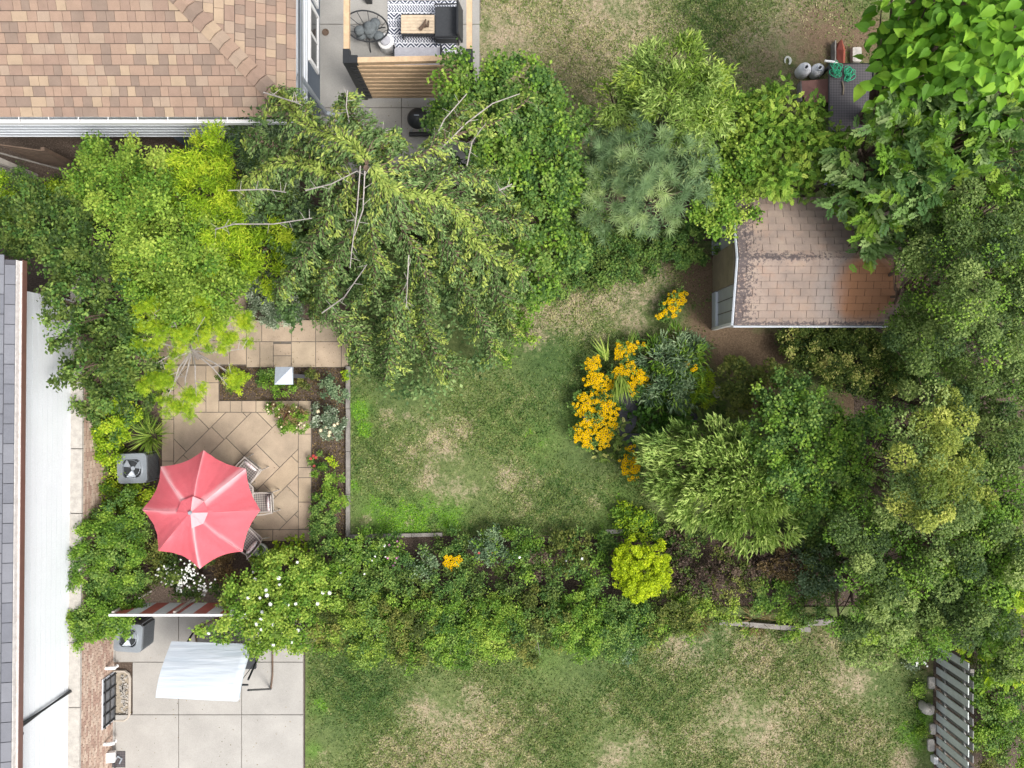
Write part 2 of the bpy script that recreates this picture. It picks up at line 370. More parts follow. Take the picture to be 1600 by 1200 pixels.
def star_t(n=7, w=.2):
    v = [(0, 0, 0)]; t = []
    for i in range(n):
        a = 6.2832 * i / n; o = len(v)
        v += [(math.cos(a - w) * .5, math.sin(a - w) * .5, .05), (math.cos(a), math.sin(a), -.05), (math.cos(a + w) * .5, math.sin(a + w) * .5, .05)]
        t += [(0, o, o + 1), (0, o + 1, o + 2)]
    return T_(t, v)
def eye_t():
    v = [(0, 0, .22)] + [(.3 * math.cos(1.2566 * i), .3 * math.sin(1.2566 * i), .05) for i in range(5)]
    return T_([(0, 1 + i, 1 + (i + 1) % 5) for i in range(5)], v)
def fine_t(n=8):
    v = []; t = []; r = np.random.default_rng(5)
    def tri(b, e, w):
        d_ = np.array(e) - np.array(b); p = np.array([-d_[1], d_[0], 0]); p = p / (np.linalg.norm(p) + 1e-6) * w; o = len(v)
        v.extend([tuple(np.array(b) - p), tuple(np.array(b) + p), tuple(e)]); t.append((o, o + 1, o + 2))
    tri((0, 0, 0), (0, 1, -.1), .035)
    for i in range(n):
        y = .05 + .85 * i / n; s = -1 if i % 2 else 1; l = .62 * (1 - .55 * i / n); tri((0, y, -.05 * y), (s * l * .62, y + l * .6, .12 * (r.random() - .5) - .05), .055)
    return T_(t, v)
TP = dict(leaf=leaf_t(), fat=leaf_t(.42, .08, -.1), thin=leaf_t(.11, .04, -.15), spike=leaf_t(.17, .05, -.25), oval=oval_t(), heart=heart_t(), spray=spray_t(),
          sprig=spray_t(2, .07, .8, .5, .05), feather=fine_t(), tuft=tuft_t(), frond=frond_t(), blade=blade_t(),
          daisy=star_t(8, .36), eye=eye_t(), palm=star_t(5, .22), disc=star_t(5, .62))
def norm(a): return a / (np.linalg.norm(a, axis=1, keepdims=True) + 1e-9)
class FB:
    """merges many placed copies of small leaf templates into one mesh"""
    def __init__(s): s.V = []; s.T = []; s.A = []; s.M = []; s.n = 0
    def scatter(s, tp, pos, fwd, nrm, size, tone, mi=0):
        if len(pos) == 0: return
        V, T = TP[tp]; f = norm(fwd); x = norm(np.cross(f, nrm)); n = np.cross(x, f)
        size = np.broadcast_to(size, (len(pos),))
        w = (pos[:, None, :] + size[:, None, None] * (V[None, :, 0:1] * x[:, None, :] + V[None, :, 1:2] * f[:, None, :] + V[None, :, 2:3] * n[:, None, :]))
        k = len(V); idx = T[None] + (np.arange(len(pos)) * k)[:, None, None] + s.n
        s.V.append(w.reshape(-1, 3)); s.T.append(idx.reshape(-1, 3)); s.A.append(np.repeat(np.clip(tone, 0, 1), k)); s.M.append(np.full(len(pos) * len(T), mi)); s.n += len(pos) * k
    def build(s, name, mats, parent=None, base=(0, 0, 0)):
        V = np.concatenate(s.V) - np.array(base); T = np.concatenate(s.T); A = np.concatenate(s.A); MI = np.concatenate(s.M)
        global TRIS; TRIS += len(T)
        me = bpy.data.meshes.new(name); me.vertices.add(len(V)); me.vertices.foreach_set('co', V.astype(np.float32).ravel())
        me.loops.add(len(T) * 3); me.loops.foreach_set('vertex_index', T.astype(np.int32).ravel())
        me.polygons.add(len(T)); me.polygons.foreach_set('loop_start', np.arange(0, len(T) * 3, 3, dtype=np.int32))
        for m in (mats if isinstance(mats, list) else [mats]): me.materials.append(m)
        me.polygons.foreach_set('material_index', MI.astype(np.int32))
        a = me.attributes.new('tone', 'FLOAT', 'POINT'); a.data.foreach_set('value', A.astype(np.float32))
        me.update(calc_edges=True); return link(name, me, parent)
TRIS = 0
def rdir(n, zmin=-.15):
    z = rng.uniform(zmin, 1, n); a = rng.uniform(0, 6.2832, n); r = np.sqrt(np.maximum(0, 1 - z * z))
    return np.stack([r * np.cos(a), r * np.sin(a), z], 1)
UP = np.array([0, 0, 1.0])
def lobe_world(lobes):
    out = []
    for px, py, r, z in lobes:
        rw = L(r, z); rz = min(rw * .8, z * .48); c = P(px, py, z - rz * .5); out.append((c.x, c.y, z - rz, rw, rz))
    return out
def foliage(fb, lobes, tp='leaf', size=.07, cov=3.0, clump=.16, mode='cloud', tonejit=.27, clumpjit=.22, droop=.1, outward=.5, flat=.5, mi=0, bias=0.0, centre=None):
    area = {'leaf': .3, 'fat': .4, 'thin': .11, 'oval': .5, 'spray': .28, 'sprig': .28, 'feather': .26, 'tuft': 1.2, 'frond': .45, 'palm': .8, 'disc': 2.0, 'blade': .05, 'heart': .6}[tp]
    for (cx, cy, cz, r, rz) in lobe_world(lobes):
        nl = int(cov * math.pi * r * r / (size * size * area)) + 6
        if mode == 'even': per = 1
        else: per = max(4, int(cov * clump * clump * 3.2 / (size * size * area)))
        if mode == 'shell': per = max(4, int(per * .85))
        nc = max(1, nl // per)
        d = rdir(nc, -.1); a = np.arctan2(d[:, 1], d[:, 0]); ph = rng.uniform(0, 6.28, 3)
        lob = 1 + .10 * np.sin(3 * a + ph[0]) + .08 * np.sin(5 * a + ph[1]) + .06 * np.sin(9 * a + ph[2])
        rad = (lob * (1 - np.abs(rng.normal(0, .16, nc))))[:, None]
        cc = np.array([cx, cy, cz]) + d * np.array([r, r, rz]) * rad
        kf = 2 * math.pi / (clump * 3.4); q3 = cc * kf; lump = np.sin(q3[:, 0] + ph[0]) * np.sin(q3[:, 1] + ph[1]) + .5 * np.sin(q3[:, 0] * 1.9 + q3[:, 1] * 1.3 + ph[2])
        cc[:, 2] += lump * min(clump * 1.1, rz * .45)
        keep = lump > -1.05 + .55 * (mode != 'even') * rng.random(nc); cc = cc[keep]; d = d[keep]; nc = len(cc)
        if nc == 0: continue
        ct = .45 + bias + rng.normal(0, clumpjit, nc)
        if mode == 'shell':
            d2 = rdir(nc * per, -.1); cr = clump * np.repeat(rng.uniform(.7, 1.3, nc), per)
            pos = np.repeat(cc, per, 0) + d2 * cr[:, None] * rng.uniform(.75, 1.05, (nc * per, 1)); out = d2
        elif mode == 'even': pos = cc; out = d
        else:
            pos = np.repeat(cc, per, 0) + rng.normal(0, clump * .55, (nc * per, 3)) * np.array([1, 1, .6]); out = np.repeat(d, per, 0)
        n = len(pos); pos[:, 2] = np.maximum(pos[:, 2], .02 + rng.random(n) * .03)
        if centre is not None:
            o2 = norm(pos - np.array(centre)); out = norm(out * .3 + o2)
        nr = norm(out * (1 - flat) + UP * flat + rng.normal(0, .32, (n, 3)))
        fw = norm(out * outward + rng.normal(0, .6, (n, 3)) * np.array([1, 1, .4]) - UP * droop)
        tone = np.repeat(ct, per)[:n] if mode != 'even' else ct
        fb.scatter(tp, pos, fw, nr, size * rng.uniform(.65, 1.25, n), tone + rng.normal(0, tonejit, n), mi)
def woody(base, lobes, r0=.06, mat='bark', branches=4):
    mb = MB(); lw = lobe_world(lobes)
    for (cx, cy, cz, r, rz) in lw:
        e = Vector((cx, cy, max(.15, cz))) - Vector(base); mid = e * .5 + Vector((random.uniform(-.1, .1) * e.length, random.uniform(-.1, .1) * e.length, e.length * .08))
        q = [Vector((0, 0, 0)), e * .2 + Vector((0, 0, e.z * .1)), mid, e]; mb.tube(q, [r0, r0 * .85, r0 * .6, r0 * .3], 6)
        for b in range(branches):
            a = random.uniform(0, 6.28); t = e + Vector((math.cos(a) * r * .8, math.sin(a) * r * .8, random.uniform(0, .6) * rz)); m2 = (mid + t) / 2 + Vector((0, 0, .05))
            mb.tube([mid.lerp(e, random.random()), m2, t], [r0 * .35, r0 * .22, r0 * .08], 5)
    return mb
def plant(name, label, cat, lobes, pal, group=None, trunk=True, bark='bark', r0=.05, flowers=None, part='foliage', second=None, **k):
    lw = lobe_world(lobes); w = sum(l[3] for l in lw); bx = sum(l[0] * l[3] for l in lw) / w; by = sum(l[1] * l[3] for l in lw) / w
    base = Vector((bx, by, 0)); t = thing(name, label, cat, base, group=group)
    fb = FB(); foliage(fb, lobes, **k); mats = [LM[pal]]
    if second:
        mats.append(LM[second[0]]); kk = dict(k); kk.update(second[1]); foliage(fb, lobes, mi=1, **kk)
    fb.build(part, mats, t, base)
    if trunk: woody(base, lobes, r0, bark).build('trunk' if 'tree' in name else 'stems', M[bark], t)
    for fl in (flowers or []):   # (material, tp, count, size)
        f2 = FB(); bloom(f2, lobes, *fl[1:]); f2.build('blossom', [M[fl[0]], M['flower_eye']], t, base)
    return t
def bloom(fb, lobes, tp, count, size, eye=False, spread=.85):
    lw = lobe_world(lobes); wt = np.array([l[3] ** 2 for l in lw]); wt /= wt.sum(); ch = rng.choice(len(lw), count, p=wt); A = np.array(lw)[ch]
    d = rdir(count, .1); pos = A[:, :3] + d * A[:, 3:4] * np.array([1, 1, 0]) * np.sqrt(rng.random((count, 1))) * spread / .9
    pos[:, 2] = A[:, 2] + A[:, 4] * np.sqrt(np.maximum(.05, 1 - ((pos[:, :2] - A[:, :2]) ** 2).sum(1) / (A[:, 3] ** 2 * 1.1))) + rng.uniform(.02, .07, count)
    n = norm(UP + rng.normal(0, .25, (count, 3))); f = norm(rng.normal(0, 1, (count, 3)) * np.array([1, 1, .1])); s = size * rng.uniform(.8, 1.2, count)
    fb.scatter(tp, pos, f, n, s, rng.random(count), 0)
    if eye: fb.scatter('eye', pos + n * .004, f, n, s, rng.random(count), 1)
# ---------------------------------------------------------------- fields: dry, soil, lush (natural patches in the turf), dark (deeper green)
DRY = [(690,690,38,1),(640,705,26,.8),(668,742,30,.8),(712,765,24,.7),(605,650,16,.7),(603,665,8,.9),(720,672,24,.9),(634,650,8,.9),(700,700,14,1),(795,745,28,.9),(815,790,22,.6),(833,752,16,.8),(640,812,14,.6),
 (573,812,12,.8),(930,786,12,.7),(660,655,18,.5),(850,490,45,1),(900,480,50,1),(950,465,50,1),(1000,448,45,.9),(885,450,40,.9),(1030,430,34,.8),(830,528,22,.8),(985,500,34,.8),(930,520,24,.7),(740,765,12,.7),(590,755,14,.5),(690,770,20,.6),
 (900,80,170,1),(1000,60,120,.85),(1180,60,80,.7),(820,-20,120,1),(820,40,60,1),(960,70,60,.9),(890,130,60,1),(1000,20,50,.7),(1150,70,60,.7),(780,60,40,1),(1250,30,80,.9),(1180,130,60,.7),(1220,150,60,.8),
 (690,1170,60,1),(760,1150,70,1),(620,1185,50,.9),(655,1112,36,.9),(742,1080,26,.8),(690,1130,40,.8),(1060,1018,46,.9),(1185,1020,60,.9),(1130,1060,40,.7),(1130,1110,60,.7),(1250,1100,80,.8),(1320,1060,50,.8),(1200,1170,80,.9),(1345,1150,60,.8),
 (960,1185,36,.8),(1010,1160,40,.7),(1090,1160,40,.8),(830,1185,30,.6),(1010,1010,14,.7),(955,1100,20,.6),(850,1115,24,.6),(1410,1190,30,1),(1370,1020,30,.8),(1300,1010,30,.8),(1280,1150,40,.6),(510,1190,16,.6)]
SOIL = [(1100,440,60,1),(1120,500,60,1.1),(1150,545,60,1.1),(1200,550,50,1.1),(1060,520,26,.7),(1180,600,60,1),(1350,620,60,1),(1050,420,24,.7),(1290,60,90,.85),(1200,110,60,.6),(1250,110,40,.6),(1350,60,60,.9),(1210,70,40,.5),(1450,1040,22,.7),(1450,1150,16,.6),(1270,985,50,.6)]
LUSH = [(562,640,20,1),(568,670,16,1),(590,800,34,.7),(640,818,40,1),(700,808,34,.8),(600,832,30,.9),(662,795,30,.7),(555,760,14,.6),(840,690,40,.4),(905,660,26,.5),(960,830,40,.5),(970,770,30,.4),(1425,1150,30,.8),(1440,1120,20,.8),(840,1010,50,.4),(500,1100,20,.6),(490,1170,14,.7),(780,660,30,.3)]
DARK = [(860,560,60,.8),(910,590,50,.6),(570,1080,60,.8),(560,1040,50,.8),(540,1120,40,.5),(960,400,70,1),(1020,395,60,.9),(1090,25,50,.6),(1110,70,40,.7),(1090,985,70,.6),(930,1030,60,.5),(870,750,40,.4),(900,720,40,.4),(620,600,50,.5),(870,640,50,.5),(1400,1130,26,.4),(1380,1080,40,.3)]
def field(X, Y, blobs):
    px = 800 + X * 62; py = 600 - Y * 62; f = np.zeros_like(X)
    for bx, by, r, a in blobs: f = np.maximum(f, a * np.exp(-(((px - bx) ** 2 + (py - by) ** 2) / (r * r)) ** 1.2))
    return f
def lawn_material():
    m, nt, b = new_mat('turf')
    a = N(nt, 'ShaderNodeAttribute', attribute_name='patch'); s = N(nt, 'ShaderNodeSeparateColor'); nt.links.new(a.outputs['Color'], s.inputs[0])
    n1 = noise(nt, 2.6, 8, .75, dist=.5); n2 = noise(nt, 30, 4, .7); n3 = noise(nt, 8, 6, .7, dist=.4); n4 = noise(nt, 19, 5, .75)
    nn = mathn(nt, 'ADD', mathn(nt, 'MULTIPLY', mathn(nt, 'SUBTRACT', n3, .5), 1.5), mathn(nt, 'MULTIPLY', mathn(nt, 'SUBTRACT', n1, .5), 1.3))
    green = ramp(nt, n3, [(.3, (.07,.10,.035)), (.55, (.125,.16,.058)), (.75, (.20,.215,.09))])
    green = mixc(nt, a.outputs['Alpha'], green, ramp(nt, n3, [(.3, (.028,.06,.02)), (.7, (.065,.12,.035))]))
    lush = ramp(nt, n2, [(.3, (.06,.14,.02)), (.7, (.13,.25,.04))])
    dry = ramp(nt, n2, [(.25, (.21,.165,.11)), (.5, (.34,.27,.19)), (.75, (.47,.39,.29))])
    soil = ramp(nt, n2, [(.3, (.09,.06,.04)), (.7, (.20,.145,.095))])
    g = mixc(nt, mathn(nt, 'ADD', s.outputs[2], mathn(nt, 'MULTIPLY', nn, .4), True), green, lush)
    c = mixc(nt, mathn(nt, 'MULTIPLY', mathn(nt, 'ADD', mathn(nt, 'SUBTRACT', mathn(nt, 'MULTIPLY', s.outputs[0], .75), .26), mathn(nt, 'ADD', mathn(nt, 'MULTIPLY', nn, 1.2), mathn(nt, 'MULTIPLY', mathn(nt, 'SUBTRACT', n4, .5), 1.4))), 1.5, True), g, dry)
    c = mixc(nt, mathn(nt, 'MULTIPLY', mathn(nt, 'ADD', mathn(nt, 'SUBTRACT', s.outputs[1], .35), mathn(nt, 'MULTIPLY', nn, .5)), 2, True), c, soil)
    c = mixc(nt, .8, c, ramp(nt, noise(nt, 75, 3, .8), [(.3, (.55,)*3), (.7, (1.35,)*3)]), 'MULTIPLY')
    nt.links.new(c, b.inputs['Base Color']); b.inputs['Roughness'].default_value = .95; b.inputs['Specular IOR Level'].default_value = .1
    bump(nt, b, n2, .5, .03); return m
def soil_material():
    m, nt, b = new_mat('garden_soil'); n2 = noise(nt, 28, 6, .75)
    c = ramp(nt, n2, [(.3, (.035,.024,.018)), (.5, (.085,.06,.045)), (.62, (.14,.105,.08)), (.74, (.30,.25,.19))])
    c = mixc(nt, .6, c, ramp(nt, noise(nt, 1.2, 4), [(.3, (.7,)*3), (.7, (1.2,)*3)]), 'MULTIPLY')
    nt.links.new(c, b.inputs['Base Color']); b.inputs['Roughness'].default_value = .95; bump(nt, b, n2, .8, .04); return m
M['soil'] = soil_material(); M['turf'] = lawn_material()
g = MB(); g.add([(-150, -150, 0), (150, -150, 0), (150, 150, 0), (-150, 150, 0)], [(0, 1, 2, 3)]); tag(g.build('ground', M['soil']), kind='structure')
def lawn(name, x0, y0, x1, y1, z=.012, step=.1, cut=None):
    nx = int((x1 - x0) / step) + 1; ny = int((y1 - y0) / step) + 1
    X, Y = np.meshgrid(np.linspace(x0, x1, nx), np.linspace(y0, y1, ny)); h = .012 * np.sin(X * 1.7 + Y) + .01 * np.sin(Y * 2.3 - X * .7)
    V = np.stack([X.ravel(), Y.ravel(), (z + .022 + h).ravel()], 1)
    i = np.arange(nx * ny).reshape(ny, nx); q = np.stack([i[:-1, :-1], i[:-1, 1:], i[1:, 1:], i[1:, :-1]], -1).reshape(-1, 4)
    me = bpy.data.meshes.new(name); me.vertices.add(len(V)); me.vertices.foreach_set('co', V.astype(np.float32).ravel())
    me.loops.add(q.size); me.loops.foreach_set('vertex_index', q.astype(np.int32).ravel()); me.polygons.add(len(q)); me.polygons.foreach_set('loop_start', np.arange(0, q.size, 4, dtype=np.int32))
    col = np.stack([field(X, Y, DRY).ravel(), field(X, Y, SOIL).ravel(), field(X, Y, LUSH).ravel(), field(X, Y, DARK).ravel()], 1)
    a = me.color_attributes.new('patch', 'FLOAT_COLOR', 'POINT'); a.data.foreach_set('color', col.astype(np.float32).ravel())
    me.materials.append(M['turf']); me.update(calc_edges=True); tag(link(name, me), kind='structure')
def grass(name, rects, n, label):
    fb = FB(); fb2 = FB(); ar = np.array([(r[2] - r[0]) * (r[3] - r[1]) for r in rects]); ch = rng.choice(len(rects), n, p=ar / ar.sum()); A = np.array(rects)[ch]
    x = A[:, 0] + rng.random(n) * (A[:, 2] - A[:, 0]); y = A[:, 1] + rng.random(n) * (A[:, 3] - A[:, 1])
    so = field(x, y, SOIL); dr = field(x, y, DRY); lu = field(x, y, LUSH); dk = field(x, y, DARK)
    keep = (rng.random(n) > so * .95); x, y, dr, lu, dk = x[keep], y[keep], dr[keep], lu[keep], dk[keep]; n = len(x)
    px, py = x * 62, y * 62; wob = np.sin(px * .13 + np.sin(py * .11) * 2) * .13 + np.sin(py * .21 + np.sin(px * .17) * 2) * .13
    pos = np.stack([x, y, np.full(n, .03)], 1); f = norm(rng.normal(0, 1, (n, 3)) * np.array([1, 1, 0]) + np.array([0, 0, .8])); nn = norm(rng.normal(0, .6, (n, 3)) + UP)
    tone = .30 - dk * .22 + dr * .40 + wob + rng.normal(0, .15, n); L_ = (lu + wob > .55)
    fb.scatter('leaf', pos[~L_], f[~L_], nn[~L_], rng.uniform(.025, .065, (~L_).sum()), tone[~L_], 0)
    if L_.sum(): fb.scatter('fat', pos[L_], f[L_], nn[L_], rng.uniform(.025, .05, L_.sum()), .45 + rng.normal(0, .25, L_.sum()), 1)
    o = fb.build(name, [LM['grass'], LM['lushgrass']]); tag(o, label, 'grass', kind='stuff')
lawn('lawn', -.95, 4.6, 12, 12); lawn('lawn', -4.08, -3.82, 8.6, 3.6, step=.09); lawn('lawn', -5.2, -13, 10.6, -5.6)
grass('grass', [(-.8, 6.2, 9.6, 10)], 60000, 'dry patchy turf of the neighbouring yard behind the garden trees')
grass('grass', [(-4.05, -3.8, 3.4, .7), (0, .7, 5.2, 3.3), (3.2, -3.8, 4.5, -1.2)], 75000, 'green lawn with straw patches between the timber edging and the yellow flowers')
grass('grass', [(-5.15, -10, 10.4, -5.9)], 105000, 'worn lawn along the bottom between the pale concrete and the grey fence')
# ---------------------------------------------------------------- clip helper for paving
def clip(poly, x0, y0, x1, y1):
    for ax, lim, s in ((0, x0, 1), (0, x1, -1), (1, y0, 1), (1, y1, -1)):
        out = []
        for i in range(len(poly)):
            a, b = poly[i - 1], poly[i]; da, db = (a[ax] - lim) * s, (b[ax] - lim) * s
            if (da >= 0) != (db >= 0):
                t = da / (da - db); out.append((a[0] + (b[0] - a[0]) * t, a[1] + (b[1] - a[1]) * t))
            if db >= 0: out.append(b)
        poly = out
        if len(poly) < 3: return []
    return poly
def parea(p): return abs(sum(p[i - 1][0] * p[i][1] - p[i][0] * p[i - 1][1] for i in range(len(p)))) / 2
def inset(poly, g):
    c = Vector((sum(p[0] for p in poly) / len(poly), sum(p[1] for p in poly) / len(poly)))
    n = len(poly); out = []
    sgn = 1 if sum(poly[i - 1][0] * poly[i][1] - poly[i][0] * poly[i - 1][1] for i in range(n)) > 0 else -1
    for i in range(n):
        p0, p1, p2 = Vector(poly[i - 1]), Vector(poly[i]), Vector(poly[(i + 1) % n]); a = (p1 - p0); b = (p2 - p1)
        if a.length < 1e-4 or b.length < 1e-4: continue
        a.normalize(); b.normalize(); na = Vector((-a.y, a.x)) * sgn; nb = Vector((-b.y, b.x)) * sgn; k = 1 + na.dot(nb)
        if k < .2: k = .2
        out.append(tuple(p1 + (na + nb) * g / k))
    return out
def pieces(parent, name, polys, mats, z0, z1, gap=.008):
    for p in polys:
        if parea(p) < .004: continue
        q = inset(p, gap)
        if len(q) < 3: continue
        dz = random.uniform(-.002, .002); cx, cy = q[0]
        o = MB().prism([(a - cx, b - cy) for a, b in q], z0, z1 + dz).build(name, random.choice(mats), parent)
        o.location = (cx - parent.location.x, cy - parent.location.y, 0)
def pxr(x0, y0, x1, y1):
    a = P(x0, y1); b = P(x1, y0); return [(a.x, a.y), (b.x, a.y), (b.x, b.y), (a.x, b.y)]
# ---------------------------------------------------------------- garden patio of sand coloured pavers
pt = thing('patio', 'sand coloured paved patio under the pink umbrella with diagonal slabs inside a straight border', 'patio', P(370, 700))
mb = MB()
for (x0, y0, x1, y1) in ((254, 571, 343, 626), (254, 626, 487, 845), (150, 380, 386, 571), (386, 500, 545, 574)):
    p = pxr(x0, y0, x1, y1); mb.prism([(a - pt.location.x, b - pt.location.y) for a, b in p], .001, .035)
mb.build('bed', M['joint'], pt)
pc = []
for a, b in ((644, 678), (678, 730), (730, 746), (746, 784), (784, 826)): pc.append(pxr(467, a, 487, b))
for a, b in ((343, 361), (361, 379), (379, 401), (401, 440), (440, 467), (467, 487)): pc.append(pxr(a, 626, b, 644))
for a, b in ((571, 610), (610, 655), (655, 677), (677, 720), (720, 762), (762, 800), (800, 845)): pc.append(pxr(254, a, 273, b))
pc.append(pxr(323, 571, 343, 598)); pc.append(pxr(323, 598, 343, 644)); pc.append(pxr(427, 827, 467, 845)); pc.append(pxr(467, 827, 487, 845)); pc.append(pxr(380, 827, 427, 845))
def diag(x0, y0, x1, y1, ws=(40, 28, 52)):
    out = []; a = P(x0, y1); b = P(x1, y0); cs, sn = math.cos(R(45)), math.sin(R(45)); v = -12.0; k = 0
    while v < 12:
        wd = ws[k % len(ws)] / 62; u = -14 + random.random() * .5
        while u < 14:
            ln = random.choice((50, 62, 84, 40)) / 62
            q = [(u, v), (u + ln, v), (u + ln, v + wd), (u, v + wd)]; q = [(s * cs - t * sn, s * sn + t * cs) for s, t in q]
            q = clip(q, a.x, a.y, b.x, b.y)
            if q: out.append(q)
            u += ln
        v += wd; k += 1
    return out
pc += diag(273, 644, 467, 827) + diag(273, 571, 323, 644) + diag(273, 827, 380, 845)
y = 500; rows = [(500, 536), (536, 574)]
for a, b in ((386, 407), (407, 428), (428, 456), (456, 494), (494, 534), (534, 545)): pc.append(pxr(a, 534, b, 574) if a not in (428,) else pxr(a, 537, b, 556)); 
pc.append(pxr(428, 556, 456, 574))
for a, b in ((386, 410), (410, 456), (456, 494), (494, 530), (530, 545)): pc.append(pxr(a, 500, b, 534))
for yy in range(380, 571, 38):
    x = 150 + random.choice((0, -14))
    while x < 386:
        wd = random.choice((32, 44, 58)); q = pxr(max(150, x), yy, min(386, x + wd), min(571, yy + 38)); pc.append(q); x += wd
pieces(pt, 'paver', pc, PAVE, .03, .055, .009)
# ---------------------------------------------------------------- concrete terraces
def terrace(name, label, mat, rects, panels, bed):
    t = thing(name, label, 'terrace', P(*panels[0][:2])); mb = MB()
    for r in rects: mb.prism([(a - t.location.x, b - t.location.y) for a, b in pxr(*r)], .002, .05)
    mb.build('bed', M['joint'], t)
    pieces(t, 'concrete_panel', [pxr(*r) for r in panels], [mat], .045, .075, .009); return t
xs = [110, 182, 281, 379, 475]; ys = [955, 1033, 1115, 1215, 1300]
pan = [(xs[i], ys[j], xs[i + 1], ys[j + 1]) for i in range(4) for j in range(4) if not (i == 0)]
pan += [(170, 955, 182, 1033), (209, 1033, 281, 1115)]
pan = [p for p in pan if p != (182, 1033, 281, 1115)] + [(170, 1115, 182, 1215), (170, 1215, 182, 1300)]
terrace('concrete_terrace', 'pale concrete terrace with square joints under the white swing canopy', M['concrete'], [(170, 955, 476, 1034), (210, 1034, 476, 1114), (170, 1114, 476, 1300)], pan, 0)
pan = [(x0, y0, x1, y1) for x0, x1 in ((495, 628), (628, 750)) for y0, y1 in ((-200, -80), (-80, 40), (40, 170), (170, 290))]
terrace('concrete_terrace', 'grey concrete terrace under the timber pergola at the top', M['concrete_up'], [(495, -200, 751, 290)], pan, 0)
